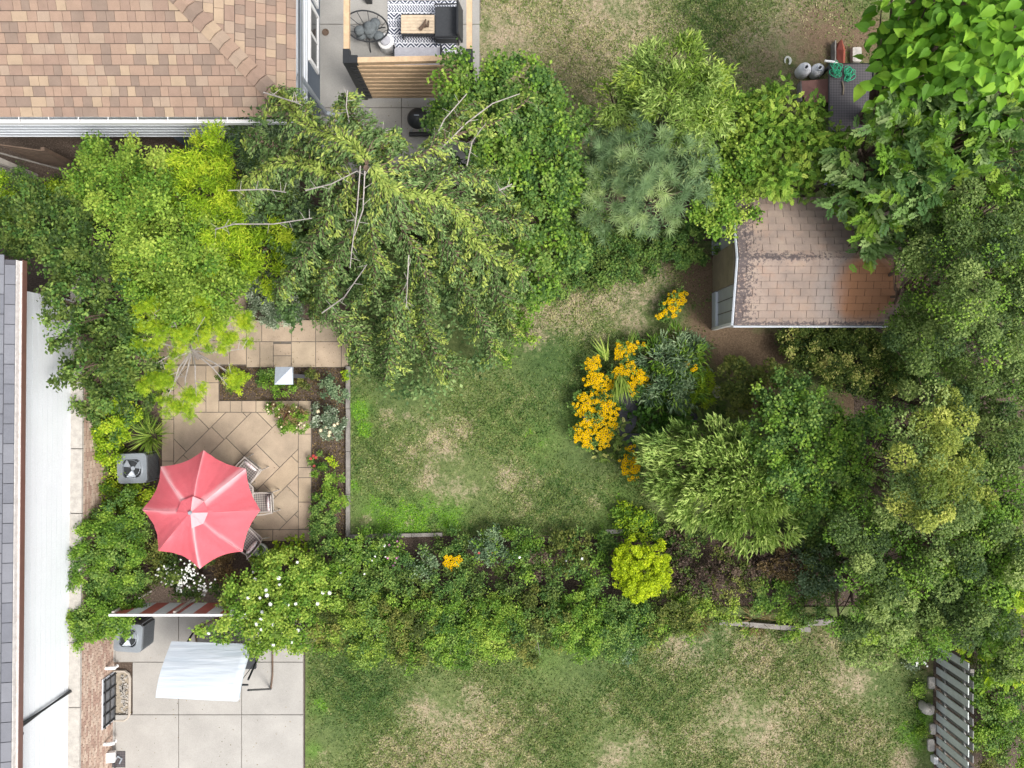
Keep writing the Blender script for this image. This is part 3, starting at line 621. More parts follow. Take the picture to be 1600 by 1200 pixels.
# ---------------------------------------------------------------- house, top left
def house_top():
    H = thing('house', 'house with tan hip roof and pale siding in the top left corner', 'house', (-8, 8, 0)); b = H.location
    X0, X1, Y0, Y1, ze, sl = -14.0, -4.6, 5.68, 13.6, 3.2, .33
    def W(mb, x0, y0, x1, y1, z0, z1, mi=0): mb.box(((x0 + x1) / 2 - b.x, (y0 + y1) / 2 - b.y, (z0 + z1) / 2), (x1 - x0, y1 - y0, z1 - z0), mi=mi)
    mb = MB(); W(mb, X0, Y0 + .12, X1 - .2, Y1, 1.42, 3.12); mb.build('wall', M['siding_grey'], H)
    mb = MB()
    for k in range(9): W(mb, X0, Y0 + .105, X1 - .18, Y0 + .121, 1.42 + k * .19, 1.45 + k * .19); W(mb, X1 - .201, Y0 + .12, X1 - .186, Y1, 1.42 + k * .19, 1.45 + k * .19)
    tag(mb.build('siding_board', M['siding'], H), kind='stuff')
    mb = MB(); W(mb, -8.0, Y0 + .14, X1 - .22, Y1, 0, 1.42); W(mb, X0, Y0 + 1.6, -8.0, Y1, 0, 1.42); mb.build('lower_wall', M['bluewall'], H)
    # roof base
    m = (Y1 - Y0) / 2; zr = ze + sl * m; v = [(X0, Y0, ze), (X1, Y0, ze), (X1, Y1, ze), (X0, Y1, ze), (X1 - m, Y0 + m, zr), (X0 - 0.0, Y0 + m, zr)]
    v = [(x - b.x, y - b.y, z) for x, y, z in v] + [(x - b.x, y - b.y, ze - .08) for x, y in ((X0, Y0), (X1, Y0), (X1, Y1), (X0, Y1))]
    rf = MB().add(v, [(0, 1, 4, 5), (1, 2, 4), (2, 3, 5, 4), (3, 0, 5), (0, 6, 7, 1), (1, 7, 8, 2), (2, 8, 9, 3), (3, 9, 6, 0), (9, 8, 7, 6)]).build('roof', M['shadow_underlay'], H)
    sc_ = math.sqrt(1 + sl * sl); ex = .195; cells = []
    def mi(): return random.choices(range(5), (5, 4, 2, 3, 2))[0]
    # south slope: u = +x, v = up slope (+y)
    south = []
    for r in range(20):
        dy = r * ex; xr = X1 - dy - .1; u = X0 + random.random() * .2
        while u < xr:
            wd = random.choice((.17, .2, .26, .32, .2)); 
            if u + wd > xr: wd = xr - u
            if wd > .05: south.append((u + wd / 2 - X0, (dy + ex / 2) * sc_, wd - .008, (ex - .012) * sc_, mi()))
            u += wd
    vis = [c for c in south if c[0] + X0 > -10.9 and c[1] < 2.25]; hid = [c for c in south if c not in vis]
    slab_field(rf, 'shingle', vis[:215] + vis[215:], TAN, (X0 - b.x, Y0 - b.y - .03, ze - .01), (1, 0, 0), (0, 1, sl), limit=215)
    slab_field(rf, 'shingle', hid, TAN, (X0 - b.x, Y0 - b.y - .03, ze - .01), (1, 0, 0), (0, 1, sl), limit=0)
    east = []
    for r in range(20):
        dx = r * ex; y = Y0 + dx + .1 + random.random() * .1; ye = Y1 - dx
        while y < ye:
            wd = random.choice((.17, .2, .26, .32, .2)); east.append((y + wd / 2 - Y0, (dx + ex / 2) * sc_, wd - .008, (ex - .012) * sc_, mi())); y += wd
    vis = [c for c in east if c[0] + Y0 < 8.2 and c[1] < 2.6]; hid = [c for c in east if c not in vis]
    slab_field(rf, 'shingle', vis, TAN, (X1 - b.x + .03, Y0 - b.y, ze - .01), (0, 1, 0), (-1, 0, sl), limit=60)
    slab_field(rf, 'shingle', hid, TAN, (X1 - b.x + .03, Y0 - b.y, ze - .01), (0, 1, 0), (-1, 0, sl), limit=0)
    # hip caps: folded pieces
    k = 0
    cap = MB()
    w_ = .2; s2 = sl
    cap.add([(-w_ * .7 - .0, -w_ * .7 - 0, 0), (0, 0, 0)], [])
    for i in range(26):
        dd = i * .165; c = Vector((X1 - dd - b.x, Y0 + dd - b.y, ze + sl * dd + .07)); e = Vector((X1 - dd - .155 - b.x, Y0 + dd + .155 - b.y, ze + sl * (dd + .155) + .052))
        pe = Vector((w_, 0, 0)); ps = Vector((0, -w_, 0)); dzz = -.0
        # points on east side go +x, on the south side go -y (both sides slope down)
        a1 = c + Vector((.02, .17, -.0)) + Vector((0, 0, -.0)); q = MB()
        k7 = w_ * .62; dn_ = -k7 * sl; cl = c + Vector((-k7, -k7, dn_)); cr = c + Vector((k7, k7, dn_)); el = e + Vector((-k7, -k7, dn_)); er = e + Vector((k7, k7, dn_))
        q.add([cl, c + Vector((0, 0, .02)), cr, er, e + Vector((0, 0, .012)), el, cl - Vector((0, 0, .03)), c - Vector((0, 0, .03)), cr - Vector((0, 0, .03))],
              [(0, 1, 4, 5), (1, 2, 3, 4), (0, 6, 7, 1), (1, 7, 8, 2)])
        q.build('hip_shingle', TAN[mi()], rf)
    # gutters
    g = MB(); gy = Y0 - .09; W(g, X0, gy - .06, X1 + .15, gy - .045, ze - .14, ze + .01); W(g, X0, gy - .06, X1 + .15, gy + .055, ze - .15, ze - .135)
    o = g.build('gutter', M['white'], H)
    for k in range(9): hb = MB(); W(hb, -5.4 - k * .63, gy - .07, -5.385 - k * .63, gy + .08, ze + .005, ze + .018); hb.build('hanger', M['white'], o)
    g = MB(); W(g, X1 + .03, Y0 - .1, X1 + .13, Y1, ze - .15, ze - .135); W(g, X1 + .12, Y0 - .1, X1 + .135, Y1, ze - .14, ze + .01); g.build('gutter', M['grey_metal'], H)
    d = MB(); a = P(466, 108, 3.1); c = P(487, 142, 2.3); e = P(503, 163, 1.9) 
    ax = -4.66
    pts = [(X1 + .08 - b.x, 6.72 - b.y, 3.05), (ax + .04 - b.x, 6.72 - b.y, 2.75), (ax + .04 - b.x, 6.72 - b.y, .35), (ax + .3 - b.x, 6.72 - b.y, .15)]
    d.tube(pts, .05, 8); d.build('downspout', M['galv'], H)
    for (y0, y1, z0, z1) in ((7.75, 9.0, .45, 1.15), (9.35, 10.4, .5, 1.25)):
        f = MB(); xw = X1 - .22
        W(f, xw, y0 - .09, xw + .05, y1 + .09, z1, z1 + .09); W(f, xw, y0 - .09, xw + .05, y1 + .09, z0 - .09, z0); W(f, xw, y0 - .09, xw + .05, y0, z0, z1); W(f, xw, y1, xw + .05, y1 + .09, z0, z1); W(f, xw, (y0 + y1) / 2 - .03, xw + .04, (y0 + y1) / 2 + .03, z0, z1)
        o = f.build('window', M['white'], H); q = MB(); W(q, xw + .01, y0, xw + .02, y1, z0, z1); q.build('pane', M['glass'], o)
    # under-eave recess with teal door
    q = MB(); W(q, -8.9, Y0 + 1.5, -8.0, Y0 + 1.59, 0, 1.4); q.build('door', M['teal'], H)
house_top()
# side entrance posts and timber stair screen, left edge
t = thing('timber_screen', 'dark brown timber screen of sloping boards between pale posts beside the siding', 'screen', P(80, 250)); b = t.location
for px_, w_ in ((18, .1), (28, .14), (56, .12)):
    c = P(px_, 276); MB().box((c.x - b.x, c.y - b.y, .85), (w_, w_, 1.7)).build('post', M['postwood'], t)
for k in range(9):
    z = .1 + k * .17; c = P(92, 262)
    o = MB().box((c.x - b.x, c.y - b.y + .05, z), (1.05, .03, .13), rz=R(-8)).build('board', M['brownwood'], t)
c = P(60, 262); c2 = P(118, 262); MB().tube([(c.x - b.x, c.y - b.y - .08, 1.6), (c2.x - b.x - .2, c2.y - b.y - .1, .1)], .02, 5).build('brace', M['oldwood'], t)
c = P(125, 262); MB().box((c.x - b.x, c.y - b.y, .8), (.09, .09, 1.6)).build('post', M['brownwood'], t)
# ---------------------------------------------------------------- house, left edge
def house_left():
    H = thing('house', 'brick and white sided house with grey shingle roof along the left edge', 'house', (-10.15, -3.5, 0), rz=R(-.5)); 
    # local frame: x out to the garden, y along the wall; origin on the brick face
    xb = .15; ymax, ymin = 5.45, -8.5
    MB().box((xb - .25, (ymax + ymin) / 2, .77), (.5, ymax - ymin, 1.54)).build('base_wall', M['joint'], H)
    br = MB(); z = .02; r = 0
    while z < 1.5:
        y = ymin + (.1 if r % 2 else 0)
        while y < ymax - .2:
            br.box((xb + .004, y + .095, z + .032), (.03, .188, .06), mi=random.choices((0, 1, 2), (5, 3, 3))[0]); y += .2
        z += .072; r += 1
    tag(br.build('brick', BRICK, H), kind='stuff')
    y = ymin; 
    while y < ymax:
        MB().box((.02, min(y + .75, ymax), 1.575), (.3, 1.48, .07)).build('ledge_stone', M['stone'], H); y += 1.5
    MB().box((-.3, (ymax + ymin) / 2, 2.8), (.36, ymax - ymin, 2.4)).build('wall', M['siding'], H)
    sd = MB()
    for k in range(12): sd.box((-.115, (ymax + ymin) / 2, 1.66 + .19 * k), (.02, ymax - ymin, .165), ry=R(-3))
    tag(sd.build('siding_board', M['siding'], H), kind='stuff')
    ze, xe = 4.0, .09; Y1 = 6.0
    rf = MB().add([(xe, ymin, ze), (xe, Y1, ze), (xe - 5, Y1, ze + 1.6), (xe - 5, ymin, ze + 1.6), (xe, ymin, ze - .1), (xe, Y1, ze - .1), (xe - 5, Y1, ze + 1.5), (xe - 5, ymin, ze + 1.5)],
                  [(0, 1, 2, 3), (4, 0, 3, 7), (1, 5, 6, 2), (0, 4, 5, 1), (7, 6, 5, 4)]).build('roof', M['slate'], H)
    cells = []
    for r in range(12):
        y = (.2 if r % 2 else 0)
        while y < Y1 - ymin - .1:
            cells.append((y + .2, (.2 * r + .1), .385, .188, random.randrange(3))); y += .4
    slab_field(rf, 'shingle', cells, GREY, (xe + .01, ymin, ze - .005), (0, 1, 0), (-1, 0, .32), limit=150)
    g = MB(); g.box((xe + .075, (Y1 + -5.6) / 2, ze - .12), (.13, Y1 + 5.6, .015)); g.box((xe + .015, (Y1 - 5.6) / 2, ze - .06), (.012, Y1 + 5.6, .13)); g.build('gutter', M['dirty_white'], H)
    MB().box((xe + .148, (Y1 - 5.6) / 2, ze - .06), (.014, Y1 + 5.6, .14)).build('gutter_lip', M['brown_metal'], H)
    o = MB().box((xe + .085, (ymin - 5.6) / 2, ze - .05), (.17, -5.6 - ymin, .13)).build('covered_gutter', M['brown_metal'], H)
    q = MB()
    for yy in (-6.2, -7.3): q.box((xe + .085, yy, ze + .02), (.18, .03, .012))
    q.build('strap', M['white'], o)
    q = MB(); q.box((xe + .11, -5.5, ze - .08), (.24, .3, .2)); q.build('outlet_box', M['brown_metal'], H)
    MB().tube([(xe + .1, -3.62, ze - .15), (-.05, -3.62, ze - .4), (-.055, -3.62, 1.2)], .055, 8).build('downspout', M['dark_metal'], H)
    # basement window and well
    f = MB(); y0, y1 = -4.95, -3.72; z0, z1 = -.02, .62
    wn = MB().box((xb + .03, (y0 + y1) / 2, (z0 + z1) / 2), (.03, y1 - y0, z1 - z0)).build('window', M['siding_grey'], H)
    gl = MB().box((xb + .05, (y0 + y1) / 2, (z0 + z1) / 2 + .03), (.008, y1 - y0 - .1, z1 - z0 - .1)).build('pane', M['pane'], wn)
    gb = MB()
    for k in range(5): gb.box((xb + .075, y0 + .06 + k * (y1 - y0 - .12) / 4, .33), (.02, .025, .62))
    for k in range(3): gb.box((xb + .078, (y0 + y1) / 2, .08 + k * .24), (.02, y1 - y0, .025))
    gb.build('grille', M['black'], wn)
    wl = MB(); pts = [(0, .62), (.30, .62), (.40, .55), (.43, .45), (.43, -.45), (.40, -.55), (.30, -.62), (0, -.62)]
    wl.tube([(xb + x * 1.0, (y0 + y1) / 2 + y, .055) for x, y in pts], .035, 6); wl.build('well_rim', M['ptfe'], H)
    wb = MB().prism([(xb + x, (y0 + y1) / 2 + y) for x, y in pts], .004, .02).build('well_gravel', M['gravel'], H)
    st = MB()
    for k in range(60): 
        st.box((xb + .18 + random.random() * .2, (y0 + y1) / 2 + random.uniform(-.5, .5), .035), (.05, .04, .03), rz=random.random() * 3)
    tag(st.build('pebble', M['stone'], H), kind='stuff')
    for yy, z in ((-3.5, .45), (-5.35, .5)): MB().tube([(xb, yy, z), (xb + .12, yy, z), (xb + .2, yy - .02, z - .1), (xb + .19, yy - .02, z - .22)], .045, 8).build('vent_pipe', M['white'], H)
    MB().box((xb + .1, -5.75, .3), (.2, .24, .14), ry=R(15)).build('vent_hood', M['white'], H)
    MB().tube([(xb + .12, -5.85, .22), (xb + .13, -6.4, .09), (xb + .13, -6.7, .08)], .015, 5).build('hose', M['dark_metal'], H)
house_left()
t = thing('drain_grate', 'square rusty drain grate in the pale concrete beside the brick wall', 'drain', P(187, 1184)); gb = MB(); gb.box((0, 0, .08), (.36, .4, .02))
gb.build('frame', M['grate'], t); MB().tube([(-.1, -.05, .1), (.02, .1, .12), (.1, .02, .1), (.04, -.1, .1)], .022, 6).build('pipe', M['galv'], t)
# ---------------------------------------------------------------- shed
def shed():
    S = thing('shed', 'small shed with worn tan shingle roof stained black and orange', 'shed', P(1270, 400)); b = S.location
    X0, X1, Y0, Y1, ze, zr = 5.04, 8.8, 1.34, 4.24, 1.95, 2.36; ym = (Y0 + Y1) / 2
    def W(mb, x0, y0, x1, y1, z0, z1): mb.box(((x0 + x1) / 2 - b.x, (y0 + y1) / 2 - b.y, (z0 + z1) / 2), (x1 - x0, y1 - y0, z1 - z0))
    w = MB(); pr = [(Y0 + .08, 0), (Y1 - .08, 0), (Y1 - .08, ze - .04), (ym, zr - .05), (Y0 + .08, ze - .04)]
    vs = [(x - b.x, y - b.y, z) for x in (X0 + .06, X1 - .06) for y, z in pr]; n = 5
    w.add(vs, [(4, 3, 2, 1, 0), (5, 6, 7, 8, 9)] + [(i, (i + 1) % n, n + (i + 1) % n, n + i) for i in range(n)]); w.build('wall', M['shedwall'], S)
    q = MB(); W(q, X0 - .0, 2.3, X0 + .055, 3.22, .05, 1.9); q.build('door', M['sheddoor'], S)
    for ya, yb in ((Y0 + .08, 2.28), (3.24, Y1 - .07)): q = MB(); W(q, X0 - .01, ya, X0 + .056, yb, .02, .38); q.build('base_board', M['siding_grey'], S)
    q = MB(); W(q, X0 - .02, Y0 + .01, X0 + .075, Y0 + .075, 0, 1.93); q.build('corner_post', M['white'], S)
    q = MB()
    for yy in (1.7, 2.0, 3.55, 3.85): W(q, X0 + .04, yy, X0 + .056, yy + .012, .38, 1.9)
    q.build('seam', M['joint'], S)
    rf = MB(); v = [(X0, Y0, ze), (X1, Y0, ze), (X1, ym, zr), (X0, ym, zr), (X0, Y1, ze), (X1, Y1, ze)]; v = [(x - b.x, y - b.y, z) for x, y, z in v] + [(x - b.x, y - b.y, z - .05) for x, y, z in v]
    rf.add(v, [(0, 1, 2, 3), (3, 2, 5, 4), (6, 9, 8, 7), (9, 10, 11, 8), (0, 6, 7, 1), (5, 11, 10, 4), (3, 9, 6, 0), (4, 10, 9, 3), (1, 7, 8, 2), (2, 8, 11, 5)]); rf = rf.build('roof', M['shadow_underlay'], S)
    q = MB()
    for (ya, za, yb, zb) in ((Y0, ze, ym, zr), (ym, zr, Y1, ze)):
        q.tube([(X0 - .03 - b.x, ya - b.y, za - .005), (X0 - .03 - b.x, yb - b.y, zb - .005)], .028, 4)
    q.tube([(X0 - b.x, Y0 - .03 - b.y, ze - .02), (X1 - b.x, Y0 - .03 - b.y, ze - .02)], .022, 4); q.build('trim', M['siding_grey'], S)
    sl = (zr - ze) / (ym - Y0); s_ = math.sqrt(1 + sl * sl)
    for side in (0, 1):
        cells = []; nr = 9; ex = (ym - Y0) / nr
        for r in range(nr):
            u = -(.18 if r % 2 else 0)
            while u < X1 - X0:
                a = max(u, 0); e = min(u + .36, X1 - X0)
                if e - a > .03: cells.append(((a + e) / 2, (r + .5) * ex * s_, e - a - .009, ex * s_ - .007, 0))
                u += .36
        if side == 0: slab_field(rf, 'shingle', cells, [M['shed']], (X0 - b.x, Y0 - b.y, ze), (1, 0, 0), (0, 1, sl), tilt=.09, thick=.012, limit=110)
        else: slab_field(rf, 'shingle', [(X1 - X0 - c[0], *c[1:]) for c in cells], [M['shed']], (X1 - b.x, Y1 - b.y, ze), (-1, 0, 0), (0, -1, sl), tilt=.09, thick=.012, limit=110)
    x = X0
    while x < X1 - .05:
        wd = .15; q = MB(); c = x + wd / 2 - b.x
        q.add([(x - b.x, ym - .15 - b.y, zr - .15 * sl + .028), (x - b.x, ym - b.y, zr + .03), (x - b.x, ym + .15 - b.y, zr - .15 * sl + .028), (x + wd - .01 - b.x, ym + .15 - b.y, zr - .15 * sl + .036), (x + wd - .01 - b.x, ym - b.y, zr + .038), (x + wd - .01 - b.x, ym - .15 - b.y, zr - .15 * sl + .036)],
              [(0, 5, 4, 1), (1, 4, 3, 2)]); q.build('ridge_shingle', M['shed'], rf); x += wd
shed()
# ---------------------------------------------------------------- pergola with slatted screen
def pergola():
    T = thing('pergola', 'timber pergola with black corner brackets and a slatted privacy screen', 'pergola', (-2.3, 8, 0)); b = T.location
    z = 2.38; yF, xL, xR = 7.2, -3.68, -.95
    def W(mb, x0, y0, x1, y1, z0, z1): mb.box(((x0 + x1) / 2 - b.x, (y0 + y1) / 2 - b.y, (z0 + z1) / 2), (x1 - x0, y1 - y0, z1 - z0))
    for x in (xL, xR): q = MB(); W(q, x - .06, yF + .2, x + .06, 11, z - .14, z); q.build('beam', M['cedarwood'], T)
    q = MB(); q.box(((xL + xR) / 2 - b.x, yF + .02 - b.y, z - .07), (xR - xL - .4, .12, .14), rz=R(1.2)); q.build('beam', M['cedarwood'], T)
    for x, s in ((xL, 1), (xR, -1)):
        q = MB(); W(q, x - .075, yF - .075, x + .075, yF + .24, z - .16, z + .015); W(q, min(x, x + s * .25), yF - .072, max(x, x + s * .25), yF + .1, z - .158, z + .012); q.build('bracket', M['black'], T)
        q = MB(); W(q, x - .07, yF - .07, x + .07, yF + .07, 0, z - .16); q.build('post', M['black'], T)
        q = MB(); W(q, x - .07, 10.9, x + .07, 11.04, 0, z - .16); q.build('post', M['black'], T)
    for k in range(9):
        zz = 2.08 - k * .225
        q = MB(); W(q, xL + .2, yF - .06, xR - .1, yF - .02, zz - .083, zz + .083); q.build('slat', M['cedarwood'], T)
        q = MB(); W(q, xL + .02, yF - .076, xL + .2, yF - .02, zz - .08, zz + .07); q.build('slat_holder', M['black'], T)
pergola()
# patio furniture under the pergola
t = thing('rug', 'black and white patterned outdoor rug under the wooden coffee table', 'rug', P(660, 44)); 
o = MB().box((0, 0, .088), (1.72, 1.3, .012)).build('pile', M['rug'], t)
t = thing('coffee_table', 'low coffee table with pale wooden slat top standing on the patterned rug', 'table', P(656, 50)); 
for k in range(6): MB().box((0, .19 - k * .076, .43), (.82, .068, .025)).build('slat', M['tablewood'], t)
fr = MB(); fr.box((0, -.245, .37), (.8, .03, .1)); fr.box((0, .245, .37), (.8, .03, .1)); fr.box((.4, 0, .37), (.03, .46, .1)); fr.box((-.4, 0, .37), (.03, .46, .1)); fr.build('apron', M['black'], t)
for x in (-.38, .38):
    for y_ in (-.23, .23): MB().box((x, y_, .2), (.03, .03, .24)).build('leg', M['black'], t)
t = thing('driftwood_ornament', 'dark twisted driftwood ornament on the wooden coffee table', 'ornament', P(664, 42, .45)); mb = MB()
mb.tube([(-.12, -.08, .04), (-.02, 0, .08), (.04, .12, .16)], [.05, .045, .015], 6); mb.tube([(0, 0, .06), (.08, -.02, .1), (.1, .1, .12)], [.05, .04, .02], 6); mb.build('driftwood', M['brownwood'], t)
def sofa(name, label, loc, rz, w, d, mat, hb=.8):
    t = thing(name, label, 'sofa', loc, rz); 
    MB().prism(rounded(w, d, .06), .2, .44).build('seat', M[mat], t); MB().box((0, -d / 2 - .05, .5), (w, .05, .56), rx=R(-8)).build('backrest', M['black'], t)
    for x in (-w / 2, w / 2): MB().tube([(x, -d / 2, .1), (x, -d / 2, .58), (x, d / 2, .56), (x, d / 2, .1)], .02, 6).build('armrest', M['black'], t)
    return t
sofa('armchair', 'black cushioned armchair at the right side of the patterned rug', P(700, 48), R(90), .8, .56, 'charcoal')['category'] = 'chair'
sofa('outdoor_sofa', 'grey cushioned sofa half hidden by the front pergola beam', P(656, 104), 0, 1.15, .6, 'pale_fabric')
t = thing('papasan_chair', 'round wire papasan chair with crumpled grey cushion on the upper terrace', 'chair', P(580, 58), 0)
ring = [Vector((.5 * math.cos(a * .2618) , .42 * math.sin(a * .2618), .62 + .2 * math.cos(a * .2618 + 2.6))) for a in range(24)]
MB().tube(ring, .02, 6, closed=True).build('rim', M['black'], t)
w2 = MB()
for k in range(12):
    p = ring[k * 2]; w2.tube([p, Vector((p.x * .6, p.y * .6, p.z - .22)), Vector((0, 0, .35))], .008, 4)
w2.build('wire_bowl', M['dark_metal'], t)
for a in (30, 150, 270): MB().tube([(.1 * math.cos(R(a)), .1 * math.sin(R(a)), .36), (.42 * math.cos(R(a)), .42 * math.sin(R(a)), .08)], .014, 5).build('leg', M['black'], t)
cu = MB(); 
for k in range(14):
    a = random.random() * 6.28; rr = random.uniform(.0, .34); x, y_ = .08 + rr * math.cos(a), -.06 + rr * .7 * math.sin(a)
    cu.lathe([(.01, -.07), (.1, -.05), (.14, 0), (.1, .05), (.02, .08)], (x, y_, .5 + random.uniform(-.05, .08)), 9)
cu.build('cushion', M['grey_fabric'], t, True)
t = thing('round_stool', 'white round stool with grey seat pad beside the papasan chair', 'stool', P(607, 76))
MB().lathe([(.17, .07), (.2, .1), (.17, .25), (.2, .42), (.19, .46)], n=24).build('body', M['white'], t, True); MB().lathe([(.12, .462), (.13, .48), (.1, .495)], n=20).build('seat_pad', M['pale_fabric'], t, True)
t = thing('patio_speaker', 'small black box standing at the top of the concrete terrace', 'box', P(578, 4)); MB().prism(rounded(.16, .16, .03), .08, .3).build('case', M['black'], t); MB().prism(rounded(.12, .12, .03), .3, .31).build('lid', M['dark_metal'], t)
t = thing('pot_saucer', 'dark round pot saucer on the upper concrete beside the blue wall', 'saucer', P(510, 53)); MB().lathe([(.07, .076), (.09, .1), (.07, .1), (.05, .085)], n=18).build('dish', M['brownwood'], t)
t = thing('kettle_barbecue', 'black kettle barbecue on the concrete half hidden by the green tree', 'barbecue', P(658, 200)); MB().lathe([(.05, .5), (.2, .58), (.26, .72), (.25, .74), (.2, .86), (.06, .93)], n=24).build('bowl', M['black'], t, True)
MB().box((0, 0, .96), (.12, .02, .02)).build('handle', M['galv'], t)
for a in (90, 210, 330): MB().tube([(.12 * math.cos(R(a)), .12 * math.sin(R(a)), .56), (.3 * math.cos(R(a)), .3 * math.sin(R(a)), .1)], .012, 5).build('leg', M['galv'], t)
MB().tube([(-.28, -.2, .14), (.28, -.2, .14)], .06, 8).build('wheel', M['black'], t)
# ---------------------------------------------------------------- umbrella, table, chairs
ux, uy = -7.02, -2.81
T = thing('patio_umbrella', 'open coral pink umbrella with pale faded seams over the patio table', 'umbrella', (ux, uy, 0))
tips = [(318, 703), (384, 732), (407, 797), (379, 862), (312, 889), (247, 861), (222, 796), (251, 729)]
tw = [P(a, c, 2.08) - Vector((ux, uy, 0)) for a, c in tips]; apex = Vector((0, 0, 2.62)); cr = sum(tw, Vector()) / 8
V = []; Fc = []; tone = []; NR, NA = 12, 12
for s in range(8):
    a, c = tw[s], tw[(s + 1) % 8]; o = len(V)
    for i in range(NR + 1):
        r = i / NR
        for j in range(NA + 1):
            u = j / NA; e = a.lerp(c, u); e = e.lerp(Vector((cr.x, cr.y, e.z)), .30 * u * (1 - u) * 1.0); p = Vector((0, 0, 2.62)).lerp(e, .06 + .94 * r)
            p.z += .07 * math.sin(math.pi * r) - .10 * u * (1 - u) * 4 * r * .6; V.append(p)
            dist = min(u, 1 - u) * r; wdt = .06 + .035 * ((s * 7 + (u > .5) * 3) % 4); seam = max(0, 1 - min(u, 1 - u) * max(r, .12) / wdt)
            tone.append(min(1, .25 + .85 * seam * (.6 + .4 * math.sin(s * 2.1 + (u > .5) * 2)) + .10 * math.sin(r * 9 + s * 1.7 + u * 5) * math.sin(u * 7 + s) + random.uniform(-.04, .04))); p.z += .012 * math.sin(u * 25 + s * 3 + r * 6) * r
    for i in range(NR):
        for j in range(NA): q = o + i * (NA + 1) + j; Fc.append((q, q + NA + 1, q + NA + 2, q + 1))
me = bpy.data.meshes.new('canopy'); me.from_pydata(V, [], Fc); me.materials.append(M['canvas']); me.attributes.new('tone', 'FLOAT', 'POINT').data.foreach_set('value', tone); me.polygons.foreach_set('use_smooth', [True] * len(Fc)); me.update()
link('canopy', me, T)
V = []; Fc = []; tone = []
for s in range(8):
    a, c = tw[s].copy(), tw[(s + 1) % 8].copy(); o = len(V)
    for i in range(4):
        for j in range(5):
            e = a.lerp(c, j / 4); k = .02 + .24 * i / 3; p = Vector((e.x * k, e.y * k, 2.68 - .09 * k / .26 - .02 * (j % 4 != 0) * i / 3)); V.append(p); tone.append((.95 if s in (0, 2, 3) else .4) + random.uniform(-.05, .05))
    for i in range(3):
        for j in range(4): q = o + i * 5 + j; Fc.append((q, q + 5, q + 6, q + 1))
me = bpy.data.meshes.new('vent_cap'); me.from_pydata(V, [], Fc); me.materials.append(M['canvas']); me.attributes.new('tone', 'FLOAT', 'POINT').data.foreach_set('value', tone); me.update(); link('vent_cap', me, T)
MB().lathe([(.045, 2.67), (.05, 2.7), (.03, 2.74)], n=12).build('finial', M['galv'], T)
MB().tube([(0, 0, .06), (0, 0, 2.66)], .022, 10).build('pole', M['dark_metal'], T)
for s in range(8): MB().tube([(0, 0, 2.58), tw[s] * .5 + Vector((0, 0, 1.33)), tw[s] - Vector((0, 0, .03))], .009, 5).build('rib', M['dark_metal'], T)
MB().lathe([(.26, .056), (.26, .09), (.05, .13), (.05, .3)], n=24).build('base', M['dark_metal'], T)
T = thing('patio_table', 'round brown mesh patio table under the pink umbrella', 'table', (ux, uy, 0)); oc = [(.78 * math.cos(R(22.5 + 45 * k)), .78 * math.sin(R(22.5 + 45 * k))) for k in range(8)]
MB().prism(oc, .70, .712).build('top', M['lattice'], T); MB().tube([(x, y_, .708) for x, y_ in oc], .02, 6, closed=True).build('rim', M['postwood'], T)
for k in range(4): a = R(45 + 90 * k); MB().tube([(.55 * math.cos(a), .55 * math.sin(a), .7), (.48 * math.cos(a), .48 * math.sin(a), .4), (.58 * math.cos(a), .58 * math.sin(a), .06)], .018, 6).build('leg', M['dark_metal'], T)
def chair(label, loc, rz):
    t = thing('patio_chair', label, 'chair', loc, rz, 'chairs round the patio table')   # faces -x, back at +x
    MB().prism(rounded(.46, .46, .05), .42, .432).build('seat', M['lattice'], t)
    MB().tube([(x, y_, .43) for x, y_ in rounded(.48, .48, .06, 3)], .014, 5, closed=True).build('seat_frame', M['postwood'], t)
    q = MB(); q.add([(.23, -.22, .44), (.23, .22, .44), (.33, .2, .9), (.33, -.2, .9)], [(0, 1, 2, 3)]); q.build('backrest', M['lattice'], t); MB().tube([(.23, -.23, .43), (.33, -.21, .9), (.345, 0, .95), (.33, .21, .9), (.23, .23, .43)], .015, 5).build('back_frame', M['postwood'], t)
    for s in (-1, 1): MB().tube([(-.22, s * .25, .06), (-.2, s * .27, .64), (.05, s * .27, .66), (.29, s * .23, .66)], .015, 5).build('armrest', M['postwood'], t); MB().tube([(.23, s * .24, .43), (.3, s * .25, .06)], .014, 5).build('leg', M['postwood'], t)
    q = MB(); n = len(q.v)
    cu = MB().lathe([(.02, -.05), (.13, -.03), (.17, 0), (.13, .04), (.03, .06)], n=14); cu.v = [(.20 + z * .9 + (x * .28), y_ * 1.2, .68 + x * .95) for x, y_, z in cu.v]
    cu.build('cushion', M['floral'], t, True); return t
chair('brown mesh chair with floral cushion directly right of the pink umbrella', P(420, 781), R(3))
chair('brown mesh chair with floral cushion above the one right of the umbrella', P(397, 733), R(50))
chair('brown mesh chair with floral cushion below the umbrella rim beside the round pot', P(398, 838), R(-42))
